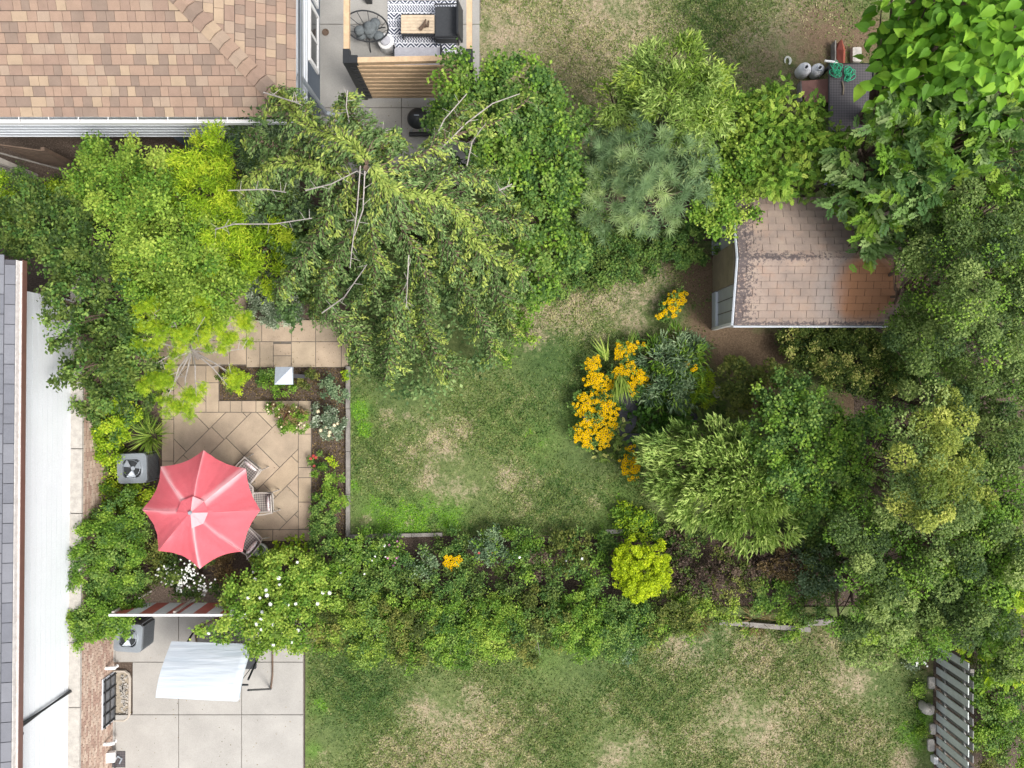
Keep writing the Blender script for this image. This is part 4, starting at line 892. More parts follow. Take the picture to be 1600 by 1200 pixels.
# ---------------------------------------------------------------- air conditioners
def aircon(label, loc, rz, s):
    t = thing('air_conditioner', label, 'air conditioner', loc, rz); h = .74
    MB().prism(rounded(s * .97, s * .97, .1), .05, h - .05).build('cabinet', M['dark_metal'], t)
    lv = MB()
    for k in range(22):
        u = -s / 2 + .06 + k * (s - .12) / 21
        for a in (0, 90, 180, 270): c, n_ = math.cos(R(a)), math.sin(R(a)); lv.box((c * s / 2 * .985 - n_ * u, n_ * s / 2 * .985 + c * u, h / 2), (.016, .010, h - .14), rz=R(a))
    tag(lv.build('louver', M['grey_metal'], t), kind='stuff')
    tp = MB(); ro = rounded(s, s, .1, 5); n = len(ro); ri = [(s * .38 * math.cos(math.atan2(y_, x)), s * .38 * math.sin(math.atan2(y_, x))) for x, y_ in ro]
    vs = [(x, y_, h) for x, y_ in ro] + [(x, y_, h + .01) for x, y_ in ri] + [(x, y_, h - .07) for x, y_ in ro] + [(x, y_, h - .22) for x, y_ in ri]
    tp.add(vs, [(i, (i + 1) % n, n + (i + 1) % n, n + i) for i in range(n)] + [(2 * n + i, 2 * n + (i + 1) % n, (i + 1) % n, i) for i in range(n)] + [(n + i, n + (i + 1) % n, 3 * n + (i + 1) % n, 3 * n + i) for i in range(n)]); tp.build('top_panel', M['grey_metal'], t)
    MB().lathe([(s * .375, h - .2), (s * .37, h - .19)], n=24).build('well_floor', M['black'], t)
    fb = MB()
    for k in range(3):
        a = R(120 * k + 25); pts = []
        for aa, rr, z in ((-.3, .06, .03), (-.5, s * .34, .06), (.45, s * .36, -.01), (.6, .07, -.03)): pts.append((rr * math.cos(a + aa), rr * math.sin(a + aa), h - .1 + z))
        fb.add(pts, [(0, 1, 2, 3)])
    fb.v = [(x, y_, z + .05) for x, y_, z in fb.v]; fb.build('fan_blades', M['galv'], t); MB().lathe([(.06, h - .14), (.065, h - .06), (.04, h - .04)], n=16).build('fan_hub', M['galv'], t)
    gr = MB()
    for r_ in (.2, s * .37): gr.tube([(r_ * math.cos(6.2832 * k / 20), r_ * math.sin(6.2832 * k / 20), h + .012) for k in range(20)], .0035, 3, closed=True)
    gr.build('guard', M['galv'], t); return t
p = P(206, 732, .74); aircon('grey air conditioner among shrubs left of the pink umbrella', (p.x, p.y, 0), R(2), .72)
p = P(200, 997, .74); aircon('grey air conditioner below the striped screen beside the brick wall', (p.x, p.y, 0), R(-4), .68)
# ---------------------------------------------------------------- striped screen
T = thing('striped_screen', 'red and white striped screen with white top rail between the two patios', 'screen', (-7.7, -5.25, 0)); b = T.location
x = -9.12; i = 0
while x < -6.35:
    wd = .305; MB().box((x + wd / 2 - b.x, 0, 1.45), (wd - .004, .02, .92)).build('stripe_panel', M['awning_red'] if i % 2 == 0 else M['siding'], T); x += wd; i += 1
MB().box((-7.75 - b.x, -.01, 1.93), (2.85, .05, .04)).build('top_rail', M['white'], T)
for xx in (-9.1, -7.7, -6.35): MB().box((xx - b.x, .04, .95), (.06, .05, 1.9)).build('post', M['postwood'], T)
# ---------------------------------------------------------------- swing seat
T = thing('garden_swing', 'garden swing seat under a pale blue white canopy on the concrete', 'swing', P(320, 1040)); b = T.location
q = [P(268, 1002, 1.65), P(392, 1006, 1.65), P(370, 1096, 2.1), P(243, 1090, 2.1)]; V = []; Fc = []
for i in range(13):
    v = i / 12
    for j in range(13):
        u = j / 12; p = q[0].lerp(q[1], u).lerp(q[3].lerp(q[2], u), v); p.z += .16 * math.sin(math.pi * v) + .012 * math.sin(v * 31 + u * 2) * math.sin(math.pi * u); V.append(p - b)
for i in range(12):
    for j in range(12): k = i * 13 + j; Fc.append((k, k + 13, k + 14, k + 1))
o = len(V)
for i in range(13): V.append(V[i * 13 + 12] + Vector((.02, 0, -.13)))
for i in range(12): Fc.append((i * 13 + 12, (i + 1) * 13 + 12, o + i + 1, o + i))
for k_ in range(13): V.append(V[12 * 13 + k_] + Vector((0, -.02, -.12)))
for i in range(12): Fc.append((12 * 13 + i, o + 13 + i, o + 14 + i, 12 * 13 + i + 1))
me = bpy.data.meshes.new('canopy'); me.from_pydata(V, [], Fc); me.materials.append(M['vinyl']); me.polygons.foreach_set('use_smooth', [True] * len(Fc)); me.update(); link('canopy', me, T)
yc = -6.9
for xx in (-7.95, -6.05):
    MB().tube([(xx - b.x, yc - b.y + .75, .09), (xx - b.x, yc - b.y + .12, 1.8)], .026, 6).build('leg', M['dark_metal'], T); MB().tube([(xx - b.x, yc - b.y - .75, .09), (xx - b.x, yc - b.y - .12, 1.8)], .026, 6).build('leg', M['dark_metal'], T)
    MB().tube([(xx - b.x, yc - b.y + .75, .1), (xx + .05 - b.x, yc - b.y + .4, .12), (xx + .05 - b.x, yc - b.y - .4, .12), (xx - b.x, yc - b.y - .75, .1)], .022, 6).build('foot_bar', M['brownwood'], T)
MB().tube([(-7.95 - b.x, yc - b.y, 1.8), (-6.05 - b.x, yc - b.y, 1.8)], .024, 6).build('crossbar', M['dark_metal'], T)
MB().prism([(-7.7 - b.x, yc - b.y - .1), (-6.3 - b.x, yc - b.y - .1), (-6.3 - b.x, yc - b.y + .45), (-7.7 - b.x, yc - b.y + .45)], .42, .52).build('seat', M['charcoal'], T)
MB().box((-7.0 - b.x, yc - b.y + .52, .72), (1.4, .09, .5), rx=R(-10)).build('backrest', M['charcoal'], T)
for xx in (-7.72, -6.28): MB().tube([(xx - b.x, yc - b.y + .1, .5), (xx - b.x, yc - b.y, 1.8)], .01, 4).build('hanger', M['dark_metal'], T)
# ---------------------------------------------------------------- bird feeder post, timber edging, fence, etc.
p = P(443, 587, 2.05); T = thing('bird_feeder', 'tall grey post with square folded metal roof in the soil bed', 'bird feeder', (p.x, p.y, 0))
h = .2; MB().add([(-h, h, 2.0), (h, h, 2.06), (h, -h, 2.0), (-h, -h, 2.07), (-h, h, 1.95), (h, h, 1.95), (h, -h, 1.95), (-h, -h, 1.95)], [(0, 3, 1), (1, 3, 2), (0, 1, 5, 4), (1, 2, 6, 5), (2, 3, 7, 6), (3, 0, 4, 7), (4, 5, 6, 7)]).build('roof', M['galv'], T)
MB().box((0, 0, .97), (.09, .09, 1.94)).build('post', M['slate'], T); MB().box((0, 0, 1.8), (.2, .2, .12)).build('tray', M['oldwood'], T)
def beam_thing(name, label, cat, a, c, w, h, mat, n, z=0):
    a = P(*a); c = P(*c); t = thing(name, label, cat, a); dd = (c - a); l = dd.length; an = math.atan2(dd.y, dd.x)
    for k in range(n):
        m = dd * ((k + .5) / n); MB().box((m.x, m.y, z + h / 2), (l / n - .012, w, h + random.uniform(-.01, .01)), rz=an + R(random.uniform(-.4, .4))).build('timber', M[mat], t)
    return t
beam_thing('timber_edging', 'long grey timber edging between the soil bed and the left side of the lawn', 'edging', (545, 572), (545, 838), .1, .13, 'oldwood', 4)
beam_thing('timber_edging', 'short grey timber edging half buried along the bottom of the main lawn', 'edging', (548, 837), (692, 834), .09, .12, 'oldwood', 3)
beam_thing('stone_edging', 'short weathered stone edging at the lower right of the main lawn', 'edging', (945, 830), (988, 828), .1, .12, 'stone', 2)
beam_thing('timber_edging', 'thin dark timber edging left of the shed along the upper border', 'edging', (1022, 404), (1118, 403), .05, .1, 'brownwood', 2)
beam_thing('retaining_wall', 'low grey timber retaining wall above the bottom lawn', 'wall', (1120, 968), (1262, 980), .12, .22, 'oldwood', 3)
beam_thing('retaining_wall', 'short end length of grey timber wall beside the cypress at the bottom lawn', 'wall', (1256, 969), (1300, 966), .14, .28, 'oldwood', 1)
T = thing('board_fence', 'grey board fence with boards alternating on both sides at the lower right', 'fence', P(1462, 1110)); b = T.location
y = P(0, 1010).y; k = 0
while y > -13:
    MB().box((.0 if k % 2 == 0 else .11, y - b.y, .74), (.022, .17, 1.4 + random.uniform(-.02, .02)), rz=R(random.uniform(-2, 2))).build('board', M['fencewood'] if k % 2 == 0 else M['fencewood_shade'], T); y -= .145; k += 1
for z in (.3, 1.15): MB().box((.055, (P(0, 1010).y - 13) / 2 - b.y, z), (.05, 13 + P(0, 1010).y, .09)).build('rail', M['fencewood_shade'], T)
yy = P(0, 1015).y
while yy > -13: MB().box((.055, yy - b.y, .75), (.09, .09, 1.5)).build('post', M['oldwood'], T); yy -= 2.3
def rock(name, label, px, py, sx, sy, sz, mat='stone', rz=0, z=0, cat='rock'):
    t = thing(name, label, cat, P(px, py), rz); q = MB(); n = 10; ph = random.random() * 6
    prof = [(.6, 0), (1, .25), (.92, .6), (.55, .92), (.1, 1)]; vs = []
    for r, zz in prof: vs += [(r * sx / 2 * (1 + .13 * math.sin(j * 2.3 + ph + zz)) * math.cos(.6283 * j), r * sy / 2 * (1 + .13 * math.cos(j * 1.7 + ph)) * math.sin(.6283 * j), z + zz * sz) for j in range(n)]
    q.add(vs, [(i * n + j, i * n + (j + 1) % n, (i + 1) * n + (j + 1) % n, (i + 1) * n + j) for i in range(4) for j in range(n)] + [tuple(range(40, 50))]); q.build('rock', M[mat], t, True); return t
rock('garden_stone', 'large pale rounded stone ornament in front of the grey fence', 1445, 1105, .38, .3, .3, 'stone')
rock('garden_stone', 'smaller pale stone on top left of the large one by the fence', 1438, 1099, .22, .24, .42, 'stone')
for (a, c, w_, l) in ((1453, 1065, .16, 'flat tan stone at the fence foot above the pale ornament'), (1455, 1137, .14, 'narrow mossy stone at the fence foot below the pale ornament'), (1452, 1162, .16, 'tan block at the fence foot near the bottom of the fence')):
    t = thing('edging_stone', l, 'stone', P(a, c)); MB().prism(rounded(w_, w_ * 1.9, .04, 2), 0, .1).build('block', M['stone'], t)
t = thing('white_block', 'small white block against the fence foot near the bottom right', 'block', P(1456, 1183)); MB().prism(rounded(.12, .17, .02, 2), 0, .2).build('block', M['white'], t)
for (a, c, sx, sy, r_, l) in ((1388, 521, .28, .34, -20, 'dark square stepping stone below the shed eave'),):
    t = thing('stepping_stone', l, 'paving stone', P(1371, 521), R(r_)); MB().prism(rounded(.27, .32, .02, 2), .02, .35).build('slab', M['oldwood'], t)
t = thing('slate_slab', 'dark slate slab between the yellow flowers and the round leaved plant', 'paving stone', P(980, 645)); MB().prism([(-.28, -.55), (-.02, -.6), (.2, -.3), (.3, .3), (.2, .55), (-.2, .5)], .03, .12).build('slab', M['slate'], t)
t = thing('slate_slab', 'smaller dark slab below the larger one at the yellow flowers', 'paving stone', P(982, 690)); MB().prism([(-.2, -.2), (.25, -.25), (.3, .2), (-.15, .22)], .03, .09).build('slab', M['slate'], t)
for (a, c, l) in ((924, 622, 'upper pale shard of stone among the yellow flowers'), (911, 652, 'lower pale shard of stone among the yellow flowers')):
    t = thing('stone_shard', l, 'stone', P(a, c), R(30)); MB().add([(-.06, -.12, .5), (.08, -.1, .54), (.03, .16, .56), (-.06, -.12, 0), (.08, -.1, 0), (.03, .16, 0)], [(0, 1, 2), (0, 3, 4, 1), (1, 4, 5, 2), (2, 5, 3, 0)]).build('shard', M['pale_fabric'], t)
rock('garden_stone', 'flat brown stone between the golden spirea and the olive shrub', 1121, 612, .3, .34, .12, 'stone')
rock('garden_stone', 'grey blue stone behind the round leaved plant', 1078, 652, .5, .3, .1, 'slate')
# ---------------------------------------------------------------- junk corner, top right
z = .55; p = P(1329, 153, z); T = thing('steel_trailer', 'dark flat steel mesh platform under the big leaved tree', 'trailer', (p.x, p.y, 0))
MB().box((0, 0, z), (1.08, 1.66, .03)).build('deck', M['grate'], T); MB().tube([(x, y_, z + .03) for x, y_ in ((-.54, -.83), (.54, -.83), (.54, .83), (-.54, .83))], .02, 4, closed=True).build('rim', M['dark_metal'], T)
for x in (-.5, .5):
    for y_ in (-.78, .78): MB().box((x, y_, z / 2), (.06, .06, z)).build('leg', M['dark_metal'], T)
t = thing('rope_coil', 'bundle of bright green rope lying on the dark mesh platform', 'rope', P(1316, 112, z + .03)); q = MB()
for s in (-1, 1):
    for k in range(9):
        cx, cy = s * random.uniform(.1, .22), random.uniform(-.12, .08) - .03 * s; r1, r2, an = random.uniform(.09, .16), random.uniform(.05, .09), random.random() * 3
        q.tube([(cx + r1 * math.cos(a * .5236) * math.cos(an) - r2 * math.sin(a * .5236) * math.sin(an), cy + r1 * math.cos(a * .5236) * math.sin(an) + r2 * math.sin(a * .5236) * math.cos(an), .02 + .008 * k + .01 * math.sin(a)) for a in range(12)], .009, 4, closed=True)
q.build('rope', M['rope'], t)
t = thing('wooden_stick', 'short orange brown stick on the dark mesh platform below the green rope', 'stick', P(1317, 138, z + .03)); MB().tube([(-.02, .16, .01), (.01, .02, .015), (.0, -.16, .01)], .018, 5).build('stick', M['sheddoor'], t)
for (a, c, l, s) in ((1259, 106, 'white gas cylinder on the left with pale collar', 1.05), (1280, 107, 'white gas cylinder on the right beside the dark platform', 1)):
    p = P(a, c, .4); t = thing('gas_cylinder', l, 'gas cylinder', (p.x, p.y, 0), R(40 * s), 'gas cylinders by the dark platform'); r_ = .16 * s
    MB().lathe([(r_ * .8, .02), (r_, .08), (r_, .3), (r_ * .85, .38), (r_ * .4, .43)], n=24).build('tank', M['tank'], t, True)
    MB().tube([(.075 * math.cos(R(x)), .075 * math.sin(R(x)), .46) for x in range(20, 300, 28)], .014, 5).build('collar', M['tank'] if s > 1 else M['galv'], t); MB().lathe([(.03, .42), (.03, .5), (.015, .52)], n=8).build('valve', M['dark_metal'], t)
t = thing('red_board', 'faded red flat board below the two white gas cylinders', 'board', P(1273, 142, .3)); b = t.location; b.z = 0
MB().prism([(-.33, .24), (.33, .3), (.33, -.28), (-.2, -.3), (-.3, -.1)], .27, .31).build('board', M['redwood'], t); MB().box((-.33, 0, .15), (.04, .5, .3)).build('side', M['oldwood'], t)
t = thing('kayak_tip', 'upright red brown tapered boat shaped piece above the dark platform', 'boat', P(1315, 82, .3)); b = t.location; b.z = 0
MB().add([(0, .34, .3), (-.11, .1, .26), (-.1, -.3, .26), (.1, -.3, .26), (.11, .1, .26), (0, 0, .42), (0, .34, 0), (-.1, 0, 0), (.1, 0, 0), (0, -.28, .38)], [(0, 1, 5), (1, 2, 9, 5), (9, 3, 4, 5), (4, 0, 5), (2, 3, 9), (0, 6, 7, 1), (1, 7, 2), (2, 7, 8, 3), (3, 8, 4), (4, 8, 6, 0)]).build('hull', M['rust'], t)
MB().box((-.15, 0, .15), (.03, .6, .3)).build('plank', M['oldwood'], t)
t = thing('concrete_block', 'rough grey block beside the red piece above the dark platform', 'block', P(1334, 90)); MB().prism(rounded(.22, .36, .03, 2), 0, .2).build('block', M['stone'], t)
t = thing('white_pipe', 'short white plastic pipe beside the green rope', 'pipe', P(1298, 97, .4)); MB().tube([(-.15, .03, .0), (.05, 0, .02), (.2, -.06, .0)], .03, 8).build('pipe', M['white'], t)
t = thing('plastic_shard', 'curled white plastic scrap on the brown grass left of the gas cylinders', 'scrap', P(1229, 97)); MB().tube([(.07 * math.cos(R(a)), .1 * math.sin(R(a)), .07) for a in range(-60, 220, 25)], [.02, .03, .035, .04, .035, .03, .03, .03, .02, .02, .02, .01], 5).build('scrap', M['potwhite'], t)
# ---------------------------------------------------------------- trees and shrubs
def weeping():
    base = P(575, 330, 0); zt = 5.6
    lobes_base = P(572, 262, zt); base = Vector((lobes_base.x, lobes_base.y, 0))
    T = thing('weeping_conifer', 'large weeping conifer with arching limbs and bare grey twigs in the upper middle', 'tree', base)
    fb = FB(); wd = MB(); top = P(572, 262, zt)
    tr = MB().tube([Vector((0, 0, 0)), Vector((.1, -.1, 2.5)), Vector((-.05, .05, 4.2)), top - base], [.17, .14, .1, .05], 9); 
    limbs = [ # (points px,py,z), upper(0/1), branch length
      ([(572,262,5.6),(520,205,5.7),(465,175,5.4),(415,150,4.9)], 1, .75), ([(572,262,5.6),(630,290,5.6),(690,325,5.3),(750,372,4.8),(812,425,4.0)], 1, .8),
      ([(560,265,5.4),(480,260,5.2),(420,262,4.9),(372,300,4.2)], 1, .6), ([(600,262,5.4),(680,232,5.2),(760,190,4.9),(820,148,4.6)], 0, .55),
      ([(590,280,5.3),(590,360,4.9),(575,430,4.0),(555,480,3.0)], 1, .6), ([(610,300,5.2),(650,400,4.4),(665,480,3.4),(680,560,2.2)], 1, .8),
      ([(640,300,5.1),(715,400,4.4),(745,480,3.4),(760,555,2.4)], 1, .75), ([(640,420,3.6),(620,480,3.2),(600,540,2.4),(605,590,1.6)], 1, .8),
      ([(560,280,5.0),(500,350,4.4),(455,420,3.6),(430,470,2.6)], 1, .6), ([(560,290,4.8),(530,390,4.0),(505,450,3.2),(480,500,2.3)], 1, .6),
      ([(700,330,4.9),(770,330,4.5),(815,350,3.9)], 1, .6), ([(620,270,5.2),(700,265,5.0),(770,290,4.5),(800,320,4.0)], 1, .6), ([(560,255,5.4),(560,200,5.2),(545,150,4.9)], 1, .45),
      ([(600,250,5.3),(605,225,5.2),(610,205,5.0)], 1, .4), ([(690,330,4.6),(760,430,3.9),(795,490,3.0),(800,530,2.2)], 1, .7), ([(540,255,5.3),(450,225,4.8),(390,215,4.3)], 1, .5),
      ([(620,480,3.0),(660,540,2.2),(700,590,1.5)], 1, .8), ([(520,470,3.0),(545,530,2.3),(570,570,1.7)], 1, .7), ([(650,250,4.9),(700,200,4.7),(745,150,4.4)], 0, .4)]
    for li, (pts, full, bl) in enumerate(limbs):
        wp = [P(*p) for p in pts]; dn = []
        for a, c in zip(wp[:-1], wp[1:]):
            for k in range(8): dn.append(a.lerp(c, k / 8))
        dn.append(wp[-1]); n = len(dn)
        for i in range(n): dn[i] = dn[i] + Vector((math.sin(i * .35 + li * 2.1) * .11, math.cos(i * .3 + li * 1.3) * .09, .03 * math.sin(i)))
        wd.tube([p - base - Vector((0, 0, .12)) for p in dn], [.035 * (1 - .75 * i / n) + .005 for i in range(n)], 5)
        for i in range(1, n):
            t_ = (dn[i] - dn[i - 1]).normalized(); m = (28 if li < 4 else 9) if full else 4; sd = rng.uniform(-1, 1, (m, 1)); pe = np.array([[-t_.y, t_.x, 0]]); po = np.array([list(dn[i].lerp(dn[i - 1], x)) for x in rng.random(m)]) + pe * sd * .07 + UP * .04
            fb.scatter('spike', po, norm(np.array([list(t_)]) * .8 + pe * sd * 1.2 + rng.normal(0, .2, (m, 3)) - UP * .25), norm(UP + rng.normal(0, .3, (m, 3))), rng.uniform(.07, .13, m), .5 + rng.normal(0, .25, m), 1 if li < 4 else 0)
        for i in range(1, n):
            t_ = (dn[i] - dn[i - 1]).normalized(); fr = i / n
            for s in (-1, 1):
                for rep in range(2 if full else 1):
                    if not full and random.random() < .45: continue
                    pe = Vector((-t_.y, t_.x, 0)) * s; an = random.uniform(.35, .9); dr = (t_ * an + pe * (1 - an * .4) + Vector((0, 0, random.uniform(-.5, -.05)))).normalized(); ln = bl * random.uniform(.5, 1.1) * (1 - .35 * fr)
                    o = dn[i].lerp(dn[i - 1], random.random()) - Vector((0, 0, random.uniform(0, .12) * rep))
                    q = [o, o + dr * ln * .5 + Vector((0, 0, .02)), o + dr * ln + Vector((0, 0, -.34 * ln / .6))]
                    wd.tube([a - base for a in q], [.012, .008, .003], 3)
                    m = int(16 + ln * 46); ts = np.sort(rng.random(m)); po = np.array([list(q[0].lerp(q[1], x * 2) if x < .5 else q[1].lerp(q[2], x * 2 - 1)) for x in ts])
                    sd = np.where(rng.random(m) < .5, -1, 1)[:, None] * np.array([[-dr.y, dr.x, 0]]); f = norm(np.array([list(dr)]) * .9 + sd * rng.uniform(.2, .9, (m, 1)) + rng.normal(0, .15, (m, 3)) + np.array([[0, 0, -.35]]))
                    tone = .38 + .22 * ts + rng.normal(0, .12, m) + random.gauss(0, .1); hi = 1 if (rep == 0 and random.random() < .45) else 0
                    fb.scatter('spike', po + rng.normal(0, .03, (m, 3)), f, norm(UP + rng.normal(0, .35, (m, 3))), rng.uniform(.07, .13, m), tone + .06 + rng.normal(0, .16, m), hi)
    # lower skirt of foliage inside the crown, its shade put into darker leaf tone
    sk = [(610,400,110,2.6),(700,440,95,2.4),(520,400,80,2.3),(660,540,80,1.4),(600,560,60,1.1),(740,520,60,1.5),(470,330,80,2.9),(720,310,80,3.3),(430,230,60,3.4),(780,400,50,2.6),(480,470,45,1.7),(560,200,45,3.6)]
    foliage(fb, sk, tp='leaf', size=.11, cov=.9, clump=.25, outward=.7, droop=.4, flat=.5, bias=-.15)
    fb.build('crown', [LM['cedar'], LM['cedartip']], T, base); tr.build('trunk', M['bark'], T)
    wd.build('branches', M['bark'], T)
    for pts in ([(690,235,5.0),(730,195,4.9),(770,165,4.8),(812,150,4.7)], [(675,230,5),(695,190,4.9),(730,150,4.8)], [(730,262,4.6),(738,225,4.7),(752,205,4.8)], [(565,262,5.6),(560,330,5.5),(552,390,5.2),(549,420,5)], [(572,270,5.6),(569,330,5.6),(556,370,5.4)],
                [(370,352,4.6),(430,352,4.9),(490,343,5.1)], [(340,360,4.2),(370,352,4.6)], [(360,300,4.6),(420,298,4.9),(450,303,5)], [(545,145,5),(543,170,5),(548,195,5)], [(600,205,5),(598,225,5.1)], [(505,490,3.4),(540,465,3.8),(575,415,4.6)], [(640,400,4.8),(638,440,4.6),(636,480,4)], [(415,148,5.1),(470,165,5.6)], [(480,300,5.2),(520,290,5.4),(560,270,5.6)], [(780,300,4.8),(800,290,4.8)]):
        w_ = [P(*p) + Vector((0, 0, .12)) - base for p in pts]; tw = MB(); tw.tube(w_, [.013 * (1 - .5 * i / len(w_)) for i in range(len(w_))], 5)
        for k in range(7):
            i = random.randrange(len(w_) - 1); o = w_[i].lerp(w_[i + 1], random.random()); a = random.random() * 6.28; tw.tube([o, o + Vector((math.cos(a) * .18, math.sin(a) * .18, .0))], [.006, .003], 3)
        tw.build('bare_twig', M['greybark'], T)
weeping()
G = {}
def pl(*a, **k): return plant(*a, **k)
# left side
pl('laurel_tree', 'dark green leafy tree overhanging the white siding at the left', 'tree', [(60,340,54,3.2),(100,370,52,3.4),(140,420,48,3.2),(75,395,36,3.4),(165,490,42,2.8),(160,540,44,2.6),(195,560,40,2.4),(165,600,44,2.3),(200,510,34,2.3),(115,438,24,3.7),(85,462,15,3.8),(62,452,9,3.9),(118,497,16,3.7),(88,500,11,3.8),(72,498,7,3.9),(125,535,13,3.4),(95,535,10,3.5),(78,535,6,3.6),(120,580,22,3.1),(95,585,13,3.2),(20,350,46,3.0),(215,610,28,1.8),(140,625,26,1.8)], 'dark', tp='leaf', size=.085, cov=3.0, clump=.14, outward=.6, r0=.045, second=('mid', dict(cov=1.2)))
for (a, c, a2, c2, l) in ((140,500,68,506,0), (140,468,48,462,0), (150,460,60,445,0), (120,580,78,588,0)):
    pass
pl('privet_hedge', 'yellow green privet bush at the left edge below the timber screen', 'bush', [(10,300,36,1.6),(50,298,30,1.5),(0,340,36,1.6),(70,310,18,1.3)], 'gold', tp='leaf', size=.05, cov=3, second=('mid', dict(cov=1.5)))
pl('dogwood_tree', 'light green small leaved tree below the tan roof', 'tree', [(170,260,50,3.2),(140,290,45,3.0),(210,300,66,3.7),(240,340,66,3.9),(190,370,46,3.2),(280,380,62,3.6),(320,420,55,3.2),(230,420,52,3.0),(300,470,60,2.8),(250,470,45,2.6),(340,470,42,2.5),(160,240,26,3.1),(240,270,30,3.3)], 'light', tp='leaf', size=.075, cov=3.0, clump=.2, r0=.09, second=('fresh', dict(cov=1.2)))
pl('golden_cypress', 'bright yellow green cypress between the light green tree and the grey green juniper', 'tree', [(310,245,42,3.6),(305,290,46,3.6),(335,250,34,3.6),(340,300,44,3.5),(345,345,44,3.3),(360,385,44,3.0),(400,390,44,2.6),(335,215,22,3.6),(420,425,32,2.0),(430,375,26,2.6)], 'gold', tp='thin', size=.11, cov=3.0, clump=.16, outward=.7, r0=.07)
pl('juniper_tree', 'grey green juniper directly left of the weeping conifer under the gutter', 'tree', [(400,220,42,3.2),(430,260,42,3.2),(395,275,40,2.9),(450,210,30,3.1),(440,310,46,2.6),(390,330,40,2.3)], 'blue', tp='thin', size=.10, cov=3.0, clump=.18, r0=.07, second=('dark', dict(cov=1)))
pl('variegated_shrub', 'pale edged euonymus shrub at the top left corner of the upper paving', 'bush', [(420,470,34,.9),(440,490,26,.8),(400,445,28,.9),(460,480,20,.8),(405,485,20,.6)], 'gray', tp='leaf', size=.045, cov=3.5, clump=.09)
pl('maple_tree', 'small lime green maple with pale branches spreading over the paving', 'tree', [(235,485,34,2.6),(270,505,42,2.7),(320,500,42,2.6),(225,530,26,2.3),(365,515,26,2.3),(380,545,18,2.2),(245,570,26,2.2),(270,612,30,2.2),(305,605,18,2.1),(240,600,20,2.1),(372,590,16,2.0),(355,600,14,1.9),(330,535,24,2.4),(295,545,20,2.3),(380,560,14,2.1)], 'lime', tp='palm', size=.05, cov=2.4, clump=.12, clumpjit=.2, bark='greybark', r0=.05, branches_=0) if False else None
def maple():
    lob = [(235,485,36,2.6),(270,500,42,2.7),(320,495,42,2.6),(222,530,26,2.3),(365,512,28,2.3),(382,545,18,2.2),(240,570,24,2.2),(268,612,32,2.2),(305,605,20,2.1),(238,600,22,2.1),(374,592,16,2.0),(355,602,14,1.9),(335,530,24,2.4),(285,545,18,2.3),(290,630,18,2),(255,632,14,1.9)]
    c = P(310, 560, 0); base = Vector((c.x, c.y, 0)); T = thing('maple_tree', 'small lime green maple with pale branches spreading over the paving', 'tree', base); fb = FB(); foliage(fb, lob, tp='palm', size=.045, cov=3.6, clump=.13, flat=.7); fb.build('crown', [LM['lime']], T, base)
    wd = MB(); hub = P(300, 548, 1.5) - base; wd.tube([Vector((0, 0, 0)), hub * .5, hub], [.05, .045, .04], 7)
    for (a, c_, r, z) in lob:
        e = P(a, c_, z - .1) - base; m = hub.lerp(e, .5) + Vector((random.uniform(-.12, .12), random.uniform(-.12, .12), .15)); wd.tube([hub, m, e], [.026, .018, .006], 5)
        for k in range(3): f = m.lerp(e, random.random()); an = random.random() * 6.28; wd.tube([f, f + Vector((math.cos(an) * .25, math.sin(an) * .25, .1))], [.01, .004], 4)
    wd.build('trunk', M['greybark'], T)
maple()
pl('euonymus_bush', 'golden euonymus bush against the white siding left of the paving', 'bush', [(150,660,38,1.3),(180,650,28,1.2),(135,690,28,1.2),(165,690,32,1.1),(195,670,20,1.0)], 'gold', tp='fat', size=.055, cov=3.2, clump=.12, second=('mid', dict(cov=1)))
def tuft(name, label, cat, px, py, r, n, length, pal='blade', z=.05, aim=None):
    p = P(px, py); base = Vector((p.x, p.y, 0)); T = thing(name, label, cat, base); fb = FB(); rr = L(r)
    a = rng.uniform(0, 6.28, n); d = np.sqrt(rng.random(n)) * rr; pos = np.stack([base.x + np.cos(a) * d * .5, base.y + np.sin(a) * d * .5, np.full(n, z)], 1)
    f = np.stack([np.cos(a), np.sin(a), rng.uniform(.3, 1.1, n)], 1) if aim is None else norm(np.array([aim]) + rng.normal(0, .25, (n, 3))); fb.scatter('blade', pos, f, norm(UP + rng.normal(0, .1, (n, 3))), length * rng.uniform(.6, 1.2, n), rng.uniform(.1, .95, n)); fb.build('blades', [LM[pal]], T, base); return T
tuft('grass_clump', 'long arching grass clump beside the left border of the paving', 'grass plant', 245, 680, 26, 130, .5, z=.25); tuft('grass_clump', 'darker grass clump above the air conditioner at the paving edge', 'grass plant', 228, 655, 24, 130, .42, 'mid', z=.2)
pl('creeping_shrub', 'low green shrub wrapped round the upper air conditioner', 'bush', [(165,745,22,.8),(190,775,24,.7),(215,780,22,.6),(150,775,22,.8),(225,765,14,.5),(170,720,16,.6)], 'gold', tp='leaf', size=.06, cov=2.8, second=('fresh', dict(cov=1.5)))
pl('viburnum_bush', 'tall green viburnum against the brick wall left of the umbrella', 'bush', [(180,810,38,1.6),(150,850,40,1.8),(190,850,40,1.6),(140,900,36,1.8),(180,900,40,1.6),(150,950,38,1.8),(185,945,34,1.6),(130,980,26,1.8),(170,975,26,1.6),(205,830,20,1.3)], 'fresh', tp='leaf', size=.055, cov=3.4, clump=.12, second=('mid', dict(cov=1.5)))
pl('shade_shrub', 'dull green low shrub under the lower left rim of the umbrella', 'bush', [(225,890,28,.9),(235,850,24,.8),(260,880,20,.7),(212,915,16,.8),(240,910,12,.7)], 'olive', tp='leaf', size=.05, cov=2.8)
